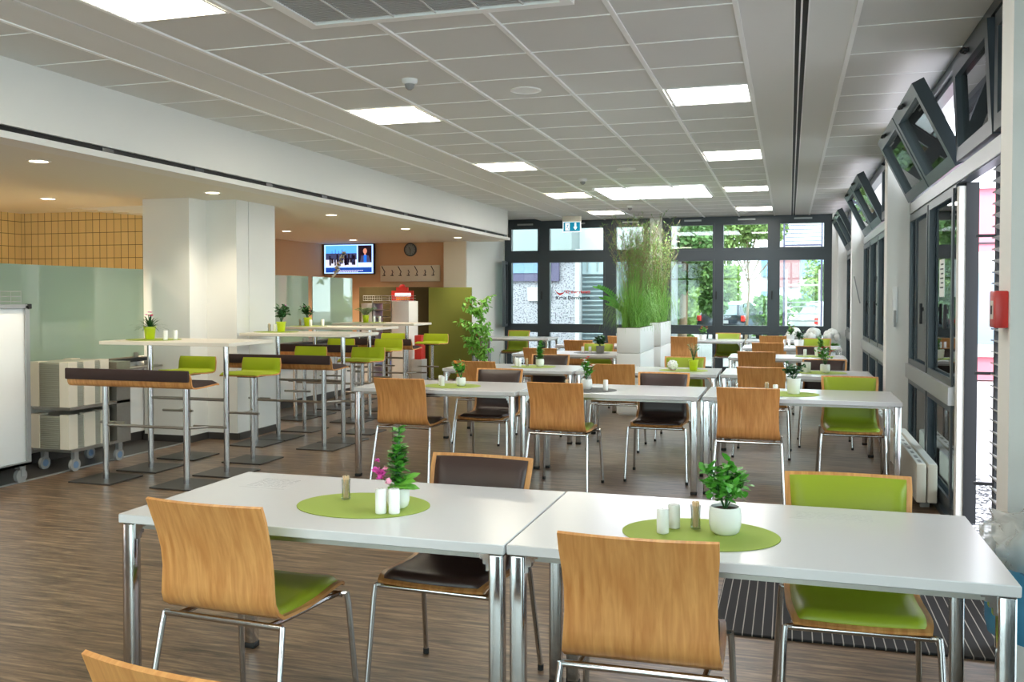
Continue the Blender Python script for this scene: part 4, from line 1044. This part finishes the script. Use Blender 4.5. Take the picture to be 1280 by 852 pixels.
traystack(-6.06, 6.61, .19, .4, .48, .29, 'stack of grey serving trays on the lower deck of the trolley')
# white dish trolley at the left edge
t = thing('dish_trolley', 'tall white panelled trolley on castors cut by the left edge', 'trolley', (-6.11, 5.5, 0))
MB().rbox(-.17, -.45, .16, .235, .45, 1.4, .01).build('cabinet', 'wpl', t)
b = MB(); b.box(.24, .42, .14, .255, .46, 1.42).box(.24, -.46, .14, .255, .42, .17).box(-.18, -.46, 1.4, .255, .46, 1.43).box(-.18, -.46, .14, .255, .46, .16); b.build('edge_frame', 'silver', t, smooth=False)
MB().rbox(.23, .44, 1.395, .265, .475, 1.435, .004).build('corner_bumper', 'plug', t)
for (x, y) in ((.2, .4), (-.13, .4), (.2, -.4), (-.13, -.4)):
    c = MB().box(x-.025, y-.03, .11, x+.025, y+.03, .14).box(x-.024, y-.01, .05, x-.018, y+.03, .12).box(x+.018, y-.01, .05, x+.024, y+.03, .12).build('castor', 'silver', t, smooth=False)
    MB().tube([(x-.016, y, .055), (x+.016, y, .055)], .055, 20).build('tyre', 'greypl', c)
t = thing('wire_basket', 'low wire basket with pale dishes on top of the white trolley', 'basket', (-6.08, 5.5, 1.434))
b = MB()
for z in (.02, .06, .1): b.tube([(-.17, -.4, z), (.2, -.4, z), (.2, .4, z), (-.17, .4, z), (-.17, -.4, z)], .003, 4)
for k in range(9): b.tube([(.2, -.4+k*.1, 0), (.2, -.4+k*.1, .1)], .002, 4); b.tube([(-.17, -.4+k*.1, 0), (-.17, -.4+k*.1, .1)], .002, 4)
b.build('wires', 'greypl', t); 
d = thing('stacked_bowl', 'pale blue-white bowl standing in the wire basket on the white trolley', 'bowl', (-6.08, 5.75, 1.436))
MB().lathe([(.05, 0), (.055, .01), (.1, .12), (.095, .12), (.05, .02)], n=24).build('bowl', 'ceramic', d)

# ------------------------------------------------------------------ back of the room
t = thing('television', 'wall television showing a news programme on the tan wall', 'television', (-8.0, 15.86, 2.215)); t.scale = (1, 1, .93)
MB().rbox(-.53, -.07, -.32, .53, -.01, .3, .008).build('casing', 'framed', t); MB().box(-.2, -.01, -.1, .2, .02, .1).build('wall_bracket', 'black', t)
b = MB(); y = -.072
def sp(m_, x0, z0, x1, z1, k=0): b.m(m_).box(x0, y-.0006*k, z0, x1, y+.002, z1)
sp('s_frame', -.51, -.3, .51, .285); sp('s_sky', -.48, -.08, .17, .265, 1); sp('s_hill', -.48, -.1, .17, .11, 2); sp('s_white', -.48, -.16, .17, -.02, 3)
R = random.Random(2)
for k in range(26):
    x = R.uniform(-.42, .12); sp('s_dark' if k % 3 else 's_hill', x, R.uniform(-.14, -.06), x+R.uniform(.02, .05), R.uniform(-.02, .1), 4)
for k in range(5): sp('s_hill', -.35+.07*k, .1, -.34+.07*k, .16+.03*(k % 2), 3)
sp('s_bar', -.48, -.28, .48, -.18, 3)
for k in range(14): sp('s_white', -.18+k*.035, -.25, -.155+k*.035, -.235, 4)
for k in range(9): sp('s_white', -.2+k*.045, -.275, -.165+k*.045, -.262, 4)
sp('s_dark', .2, -.08, .48, .265, 3); sp('s_white', .2, -.16, .48, -.09, 3)
b.m('s_hair').blob((.345, y, .15), .075, 14, 8, (.95, .03, 1.25)); b.m('s_skin').blob((.345, y-.003, .15), .045, 14, 8, (.9, .04, 1.25)); b.m('s_skin').box(.33, y-.004, .06, .36, y, .11)
b.m('s_hill'); b.add([(.24, y-.003, -.08), (.46, y-.003, -.08), (.42, y-.003, .06), (.27, y-.003, .06)], [(0, 1, 2, 3)]); b.m('s_blue').box(.32, y-.005, -.08, .375, y, .07)
b.build('screen', None, t, smooth=False)
t = thing('wall_clock', 'round grey wall clock above the coat hooks', 'clock', (-6.77, 15.89, 2.37))
my = Matrix.Rotation(PI/2, 4, 'X')
MB().lathe([(.12, 0), (.125, .01), (.125, .03), (.105, .035), (.103, .02)], n=36, mx=my).build('rim', 'frame', t); MB().lathe([(.103, .018), (.103, .0235)], n=36, mx=my).build('dial', 'ogrey', t)
b = MB()
for k in range(12):
    a = k*PI/6; b.box(-.004, -.0255, .08, .004, -.0235, .096, Matrix.Rotation(a, 4, 'Y'))
b.build('hour_marks', 'txt', t, smooth=False)
MB().box(-.005, -.028, -.01, .005, -.0255, .055, Matrix.Rotation(-.55, 4, 'Y')).box(-.004, -.028, -.085, .004, -.0255, .01).build('hands', 'txt', t, smooth=False)
t = thing('coat_hook_board', 'tan coat board with dark hooks below the wall clock', 'coat rack', (-6.78, 15.89, 1.94))
MB().rbox(-.6, -.025, -.16, .6, 0, .14, .004).build('board', 'wall2', t)
for k in range(7):
    x = -.5+k*.165; s = 1 if k % 2 == 0 else .45
    MB().tube([(x, -.03, -.05), (x-.012, -.06, -.02), (x+.004, -.05, .0+.02*s), (x-.03*s, -.09*s-.02, .12*s)], .008, 6).tube([(x, -.028, -.05), (x-.04, -.06, -.05)], .007, 6).build('hook', 'brown', t)
t = thing('room_divider', 'olive green fabric screen panel standing before the white pier', 'screen panel', (-5.77, 15.3, 0))
MB().rbox(-.4, -.02, .04, .41, .02, 1.66, .006).build('panel', 'olive', t); MB().box(-.38, -.15, 0, -.34, .15, .04).build('foot', 'silver', t); MB().box(.34, -.15, 0, .38, .15, .04).build('foot', 'silver', t)
t = thing('room_divider', 'olive fabric screen panel coloured dark for shade, behind the white snack rack', 'screen panel', (-6.93, 15.5, 0))
MB().rbox(-.7, -.02, .04, .7, .02, 1.67, .006).build('panel', 'olive_shade', t); MB().box(-.66, -.15, 0, -.62, .15, .04).build('foot', 'silver', t); MB().box(.62, -.15, 0, .66, .15, .04).build('foot', 'silver', t)
MB().tube([(.71, -.03, .5), (.71, -.03, 1.6)], .012, 8).build('edge_post', 'wpl', t)
# tray / snack rack
t = thing('tray_rack', 'white sided rack with wire baskets beside the red snack display', 'rack', (-6.55, 14.4, 0))
MB().rbox(-.46, -.1, .05, -.24, .3, 1.38, .006).build('side_panel', 'wpl', t); MB().rbox(.1, -.1, .05, .42, .3, 1.42, .006).build('side_panel', 'wpl', t)
b = MB()
for z in (.3, .6, .9, 1.02, 1.14, 1.26, 1.38): b.box(-.24, -.08, z, .1, .28, z+.01)
b.box(-.26, -.1, .05, -.24, -.08, 1.42).box(.09, -.1, .05, .11, -.08, 1.42); b.build('shelf', 'silver', t, smooth=False)
for (x0, x1) in ((-.42, -.08), (.06, .4)):
    b = MB()
    for z in (1.43, 1.47, 1.51): b.tube([(x0, -.1, z), (x1, -.1, z), (x1, .25, z), (x0, .25, z), (x0, -.1, z)], .004, 4)
    for k in range(9): x = x0+(x1-x0)*k/8; b.tube([(x, -.1, 1.42), (x, -.1, 1.51)], .003, 4)
    b.build('wire_basket', 'silver', t)
t = thing('snack_display', 'red cardboard snack display with colourful packs in the white rack', 'display', (-6.55, 14.95, 0))
b = MB().m('redp').box(-.19, 0, 0, .22, .04, 1.6).box(-.1, 0, 1.6, .12, .04, 1.66); b.blob((.01, .02, 1.67), .06, 12, 6, (1, .3, .8)); b.build('backing_card', None, t, smooth=False)
cols_ = ['redp', 'orange', 'lime', 's_blue', 'pick', 'redp', 'brown', 'orange']
R = random.Random(8); 
for r_ in range(7):
    b = MB()
    for k in range(5):
        b.m(R.choice(cols_)).rbox(-.17+k*.072, -.09, .25+r_*.17, -.105+k*.072, -.005, .25+r_*.17+R.uniform(.1, .15), .006, 1)
    o = b.build('snack_packs', None, t); o['kind'] = 'stuff'
b = MB().m('signw').box(-.12, -.006, 1.5, .18, 0, 1.56); b.m('orange').box(-.1, -.008, 1.44, .16, 0, 1.49); b.build('header_print', None, t, smooth=False)
o = MB().rbox(-.06, -.1, 0, .06, .1, .4, .01).build('red_box', 'redp', None, (-5.93, 14.3, .45)); tag(o, 'small red box hanging at the right side of the white rack', 'box')
o2 = MB().rbox(-.1, -.12, 0, .1, .12, .45, .008).build('grey_crate', 'greypl', None, (-5.95, 14.3, 0)); tag(o2, 'grey crate standing under the red box beside white rack', 'crate')

# ------------------------------------------------------------------ mat, bin with bags
o = MB().rbox(-.32, 4.13, 0, .95, 5.05, .012, .003, 1).build('entrance_mat', 'ribmat'); tag(o, 'black ribbed entrance mat inside the terrace doorway', 'mat')
t = thing('waste_bin', 'white waste bin with blue bag at right end of nearest table', 'bin', (.86, 3.62, 0))
MB().lathe([(.13, 0), (.135, .01), (.16, .56), (.155, .56), (.13, .02)], n=32).build('bin_body', 'wpl', t)
def crumple(prof, amp, seed, m_, name, n=40):
    R = random.Random(seed); ph = [R.uniform(0, 6.28) for _ in range(8)]
    b = MB(); vs = []; fs = []; k = len(prof)
    for i, (r, z) in enumerate(prof):
        for j in range(n):
            w = 2*PI*j/n; d = amp*(math.sin(3*w+ph[0]+z*9)+.7*math.sin(7*w+ph[1]-z*14)+.5*math.sin(13*w+ph[2]+z*22))
            rr = max(.01, r+d*(i/(k-1)*.6+.4)); vs.append((rr*math.cos(w), rr*math.sin(w), z+amp*.8*math.sin(5*w+ph[3]+i)))
    for i in range(k-1):
        for j in range(n):
            j2 = (j+1) % n; fs.append((i*n+j, i*n+j2, (i+1)*n+j2, (i+1)*n+j))
    b.add(vs, fs); return b.build(name, m_, t, angle=180)
crumple([(.172, .3), (.18, .34), (.178, .42), (.178, .5), (.175, .565), (.15, .57), (.1, .5), (.05, .48)], .005, 1, 'bluebag', 'blue_bag')
crumple([(.15, .5), (.185, .57), (.215, .585), (.2, .63), (.205, .66), (.15, .67), (.16, .7), (.08, .69), (.03, .71)], .026, 4, 'film', 'clear_bag', 64)
crumple([(.13, .5), (.17, .56), (.19, .6), (.15, .62), (.1, .655), (.03, .66)], .03, 9, 'film', 'inner_clear_bag', 64)

# ------------------------------------------------------------------ outdoors
struct('ground_terrace', MB().box(1.12, -6, -.14, 26, 18.4, -.06), 'paver')
struct('ground_road', MB().box(-40, 18.4, -.2, 60, 90, -.12).box(26, -6, -.2, 60, 18.4, -.12), 'asph')
struct('ground_gravel', MB().box(1.12, -3, -.06, 1.55, 18, -.045), 'gravel')
b = MB()
for k in range(12): b.box(1.6, -3+k*2.0, -.061, 20, -2.985+k*2.0, -.0585)
for k in range(9): b.box(1.56+k*2, -3, -.061, 1.575+k*2, 18, -.0585)
struct('ground_paver_joints', b, 'greypl')
t = thing('pink_building', 'pink rendered building with white window bands across the terrace', 'building', (0, 0, 0))
MB().m('pinkwall').box(2.9, 19.4, -.1, 16, 27, 3.8).build('wall', None, t, smooth=False)
MB().box(2.85, 19.3, 3.55, 16.1, 27.1, 4.3).build('roof_fascia', 'owhite', t, smooth=False)
b = MB()
for x in (3.05, 6.4, 9.8): b.m('owhite').box(x, 19.32, .35, x+2.7, 19.4, 2.35); b.m('bluewin').box(x+.15, 19.3, .6, x+2.55, 19.325, 1.95)
b.build('window', None, t, smooth=False)
MB().box(2.9, 19.37, 2.5, 16, 19.4, 2.53).build('joint_line', 'txt', t, smooth=False)
t = thing('pebble_dash_building', 'grey pebble-dash building with metal louvre gate beyond the left window', 'building', (0, 0, 0))
MB().box(-11, 22.0, -.15, -5.02, 27, 2.62).build('wall', 'pebble', t, smooth=False)
MB().box(-5.02, 21.95, -.15, -4.92, 27, 2.66).build('corner_trim', 'owhite', t, smooth=False)
MB().box(-11.5, 21.7, 2.62, -5.05, 27, 3.6).build('fascia', 'ogrey', t, smooth=False)
MB().box(-5.05, 22.6, 2.45, -3.0, 28, 4.4).build('upper_storey', 'owhite', t, smooth=False)
b = MB().m('purple').box(-7.2, 21.93, 1.88, -5.42, 22.0, 2.55); b.m('bluewin').box(-7.1, 21.91, 2.08, -5.62, 21.935, 2.5); b.build('window', None, t, smooth=False)
b = MB().m('louver').box(-4.92, 22.3, -.15, -3.55, 22.4, 2.5); b.box(-4.9, 22.2, 2.05, -4.0, 22.3, 2.5)
for k in range(4): b.m('ogrey').box(-4.78+k*.24, 22.17, 2.12, -4.75+k*.24, 22.2, 2.45)
b.m('louver')
for k in range(17):
    mx = Matrix.Translation((0, 22.25, .1+k*.115)) @ Matrix.Rotation(math.radians(-35), 4, 'X'); b.box(-4.9, -.06, -.006, -4.05, .06, .006, mx)
b.m('ogrey').box(-4.05, 22.15, -.15, -3.98, 22.3, 2.5); b.build('louvred_gate', None, t, smooth=False)
MB().box(-3.55, 22.4, -.15, -3.0, 26, 2.5).build('side_wall', 'ogrey', t, smooth=False)
t = thing('notice_board', 'white framed notice board on the pebble-dash wall', 'sign', (-5.92, 21.97, 1.56))
MB().rbox(-.3, -.03, -.17, .3, 0, .17, .01).build('frame', 'owhite', t)
b = MB()
for k in range(3):
    x = -.2
    while x < .18: l = rnd.uniform(.03, .07); b.box(x, -.034, .05-k*.05, x+l, -.03, .068-k*.05); x += l+.015
b.build('print', 'tgrey', t, smooth=False)

def car(label, x, y, rz, paint, name='parked_car'):
    t = thing(name, label, 'car', (x, y, -.15), rz)
    side = [(-2.05, .3), (-2.1, .62), (-2.0, .95), (-1.72, 1.36), (-1.45, 1.46), (-.4, 1.5), (.4, 1.42), (1.05, .98), (1.85, .85), (2.1, .6), (2.1, .3)]
    b = MB(); vs = []; fs = []; us = (-1, -.93, -.6, 0, .6, .93, 1); n = len(side)
    for u in us:
        for (l, z) in side:
            tw = .88 - (.2 if z > 1.0 else .05*(z > .9)); k = 1 if abs(u) < .99 else 1
            zz = z-.05*(abs(u) == 1)*(z > .9); ll = l*(1-.03*(abs(u) > .9)); vs.append((u*tw, ll, zz))
    m_ = len(us)
    for i in range(m_-1):
        for j in range(n-1): fs.append((i*n+j, i*n+j+1, (i+1)*n+j+1, (i+1)*n+j))
        fs.append((i*n+n-1, i*n, (i+1)*n, (i+1)*n+n-1))
    fs.append(tuple(range(n))[::-1]); fs.append(tuple((m_-1)*n+j for j in range(n)))
    b.add(vs, fs); b.build('body', paint, t, angle=30)
    b = MB(); b.add([(-.55, -2.02, 1.0), (.55, -2.02, 1.0), (.5, -1.78, 1.34), (-.5, -1.78, 1.34)], [(0, 1, 2, 3)])
    for s in (-1, 1): b.add([(s*.72, -1.6, 1.05), (s*.72, .8, 1.05), (s*.7, .3, 1.38), (s*.7, -1.4, 1.38)], [(0, 1, 2, 3) if s > 0 else (3, 2, 1, 0)])
    b.build('windows', 'carglass', t, smooth=False)
    for s in (-1, 1): MB().rbox(s*.83-.12*(s > 0)-.02*(s < 0), -2.13, .78, s*.83+.12*(s < 0)+.02*(s > 0), -1.95, .98, .02).build('tail_light', 'tail', t)
    MB().box(-.27, -2.14, .7, .27, -2.1, .81).build('number_plate', 'owhite', t, smooth=False)
    for (sx, sy) in ((-1, -1.3), (1, -1.3), (-1, 1.3), (1, 1.3)):
        w_ = MB().tube([(sx*.68, sy, .32), (sx*.88, sy, .32)], .32, 20).build('wheel', 'plug', t); MB().tube([(sx*.8, sy, .32), (sx*.89, sy, .32)], .19, 12).build('rim', 'silver', w_)
    for s in (-1, 1): MB().rbox(s*.95-.08, .55, .98, s*.95+.08, .62, 1.1, .02).build('wing_mirror', paint, t)
car('dark grey hatchback parked outside, seen from behind through the middle pane', -2.05, 35.5, math.radians(-8), 'carg')
car('white car parked outside, partly seen in the right far window', 1.25, 33, math.radians(10), 'carw')

def tree(x, y, h, r, label, seed, m_='leaf', n=2600, trunk=.22, base=1.6, size=.34):
    t = thing('tree', label, 'tree', (x, y, -.15), 0, 'trees outside the far windows')
    R = random.Random(seed); b = MB(); b.tube([(0, 0, 0), (.1, 0, h*.4), (0, .1, h*.8)], trunk, 10, r2=trunk*.4)
    for k in range(7):
        a = k*.9; b.tube([(.05, 0, h*.4+k*.1), (math.cos(a)*r*.6, math.sin(a)*r*.6, h*.6+k*.25)], trunk*.35, 6, r2=.03)
    b.build('trunk', 'bark', t)
    cl = [(R.uniform(-1, 1)*r*.7, R.uniform(-1, 1)*r*.7, R.uniform(base+.6, h), R.uniform(.25, .5)*r) for _ in range(16)]
    g = MB()
    for k in range(n):
        c = R.choice(cl); a = R.uniform(0, 2*PI); e = math.asin(R.uniform(-1, 1)); rr = c[3]*R.uniform(.75, 1.05)
        p = (c[0]+rr*math.cos(a)*math.cos(e), c[1]+rr*math.sin(a)*math.cos(e), max(base*.92, c[2]+rr*math.sin(e)))
        g.leaf(p, (R.uniform(-1, 1), R.uniform(-1, 1), R.uniform(-1, .5)), (R.uniform(-1, 1), R.uniform(-1, 1), 1), size*R.uniform(.7, 1.3), size*.7, .2)
    g.build('crown', m_, t, smooth=False)['kind'] = 'stuff'
tree(-3.0, 27, 6.0, 1.25, 'leafy tree with pale trunk seen in the left pane of the right far window', 1, 'leaft', 15000, .14, .3, .13)
tree(-5.3, 31, 7.0, 1.5, 'tall tree seen above the grass plant beyond the far window pier', 2, 'leaft', 4500, .2, 1.0, .15)
tree(-4.6, 44, 7.0, 2.2, 'light green tree far behind the dark car', 3, 'leaftl', 4000, .15, 1.2, .2)
tree(-1.35, 30.5, 4.8, 1.35, 'slim birch-like tree whose high crown fills the middle upper pane', 4, 'leaftl', 9000, .05, 2.3, .12)
tree(1.7, 46, 3.2, 1.1, 'low round tree behind the white railing', 5, 'leaftl', 2200, .12, 1.0, .18)
tree(8.5, 36, 8, 3, 'tree beyond the pink building', 6, 'leaft', 1500)
def hedge(x0, x1, y, h, label, seed, m_='leaftl', n=1500):
    t = thing('hedge', label, 'hedge', ((x0+x1)/2, y, -.15)); R = random.Random(seed); w = (x1-x0)/2
    MB().rbox(-w+.1, -.3, 0, w-.1, .3, h-.15, .1).build('core', 'leafd', t); g = MB()
    for k in range(n):
        g.leaf((R.uniform(-w, w), R.uniform(-.45, -.25), R.uniform(0, h)) if k % 3 else (R.uniform(-w, w), R.uniform(-.4, .4), h-.12), (R.uniform(-1, 1), -R.random(), R.uniform(-.5, 1)), (R.uniform(-.5, .5), -1, .5), .22, .13, .2)
    g.build('foliage', m_, t, smooth=False)['kind'] = 'stuff'
hedge(-5.0, -3.3, 33.3, 1.6, 'bushy green hedge below the trees, left of the dark car', 1)
hedge(-5.6, -3.3, 41, 3.7, 'tall mass of shrubs filling the left pane behind the pale trunk', 7, 'leaftl', 5000)
hedge(-3.1, -2.2, 43, 3.0, 'light green bush rising behind the dark parked car', 8, 'leaftl', 1800)
hedge(-1.3, -.1, 39, 1.6, 'dark green shrub right of the dark car', 2, 'leaft', 900)
hedge(.2, 3.2, 38.5, 1.5, 'green hedge behind the white railing outside', 3, 'leaft', 1600)
t = thing('white_railing', 'white metal frame with horizontal slats standing outside the right far window', 'railing', (.36, 27, -.1))
b = MB()
for x in (-.45, .43): b.box(x-.025, -.03, 0, x+.025, .03, 2.35)
b.box(-.45, -.02, 1.9, .43, .02, 1.95); b.build('post', 'owhite', t, smooth=False)
b = MB()
for z in (.3, .5, .7, .9, 1.1, 1.3, 1.42): b.box(-.45, -.02, z, .43, .02, z+.04)
b.build('slats', 'ogrey', t, smooth=False)
t = thing('terraced_houses', 'distant pale houses with mauve brick bands beyond the parked cars', 'building', (0, 0, 0))
MB().box(-1.6, 52, -.1, 12, 60, 5.5).build('wall', 'owhite', t, smooth=False)
b = MB().m('brickp').box(-.9, 51.9, 2.0, .5, 52, 4.2).box(1.0, 51.9, 1.7, 2.2, 52, 2.7); b.build('brick_panel', None, t, smooth=False)
b = MB()
for x in (-1.5, .6, 1.4, 2.6, 4.5): b.box(x, 51.85, 2.6, x+.7, 51.95, 3.6); b.box(x, 51.85, .8, x+.7, 51.95, 1.8)
b.build('window', 'bluewin', t, smooth=False)
t = thing('balcony_blind', 'pale louvred window shutter outside the upper right pane', 'shutter', (.28, 21.0, 0))
b = MB(); rect_frame(b, -.42, .4, 2.6, 3.22, .035, -.02, .02)
for k in range(6): b.box(-.38, -.01, 2.7+k*.085, .36, .01, 2.715+k*.085)
b.box(-.42, -.02, -.1, -.38, .02, 2.6).box(.36, -.02, -.1, .4, .02, 2.6); b.build('shutter_frame', 'purple', t, smooth=False)

# paper notice on the right-hand glazing
t = thing('door_notice', 'white paper notice taped to the glass of terrace door', 'notice', (1.008, 6.95, 1.62))
MB().box(-.002, -.1, -.13, .002, .1, .13).build('paper', 'wpl', t, smooth=False)
b = MB()
for k in range(6): b.box(-.004, -.07, .09-k*.032, -.002, .03+.03*(k % 2), .1-k*.032)
b.build('print', 'txt', t, smooth=False)

# ------------------------------------------------------------------ light
w = bpy.data.worlds.new('sky'); sc.world = w; w.use_nodes = True; nt = w.node_tree
bg = nt.nodes['Background']; bg.inputs[0].default_value = (.86, .93, 1, 1); bg.inputs[1].default_value = 3.3
S = bpy.data.lights.new('sun', 'SUN'); S.energy = 1.4; S.angle = math.radians(3); S.color = (1, .96, .9)
so = bpy.data.objects.new('sun', S); COL.objects.link(so); so.rotation_euler = Vector((.45, .62, -.8)).to_track_quat('-Z', 'Y').to_euler()

cam = bpy.data.cameras.new('camera'); co = bpy.data.objects.new('camera', cam); COL.objects.link(co); sc.camera = co
co.location = (0, 0, 1.49); cam.sensor_width = 36; cam.lens = 36*1149/1280; cam.shift_y = -27/1280
co.rotation_euler = (math.radians(90-1.396), 0, math.radians(16.8)); cam.clip_start = .02; cam.clip_end = 300

sc.view_settings.view_transform = 'Standard'; sc.view_settings.look = 'None'; sc.view_settings.gamma = 1; sc.view_settings.use_curve_mapping = False
sc.view_settings.exposure = 1.22
c = sc.cycles; c.max_bounces = 10; c.diffuse_bounces = 5; c.glossy_bounces = 4; c.transmission_bounces = 6; c.transparent_max_bounces = 12
c.use_denoising = True; c.sample_clamp_indirect = 6; c.caustics_reflective = False; c.caustics_refractive = False

ceiling_light(-3.19, -2.28, 'lampw', 'square panel in left row of ceiling lights, added out of view for fill')  # extra panels added behind the camera to brighten the foreground
ceiling_light(-.59, -2.28, 'lamp', 'square panel in right row of ceiling lights, added out of view for fill')
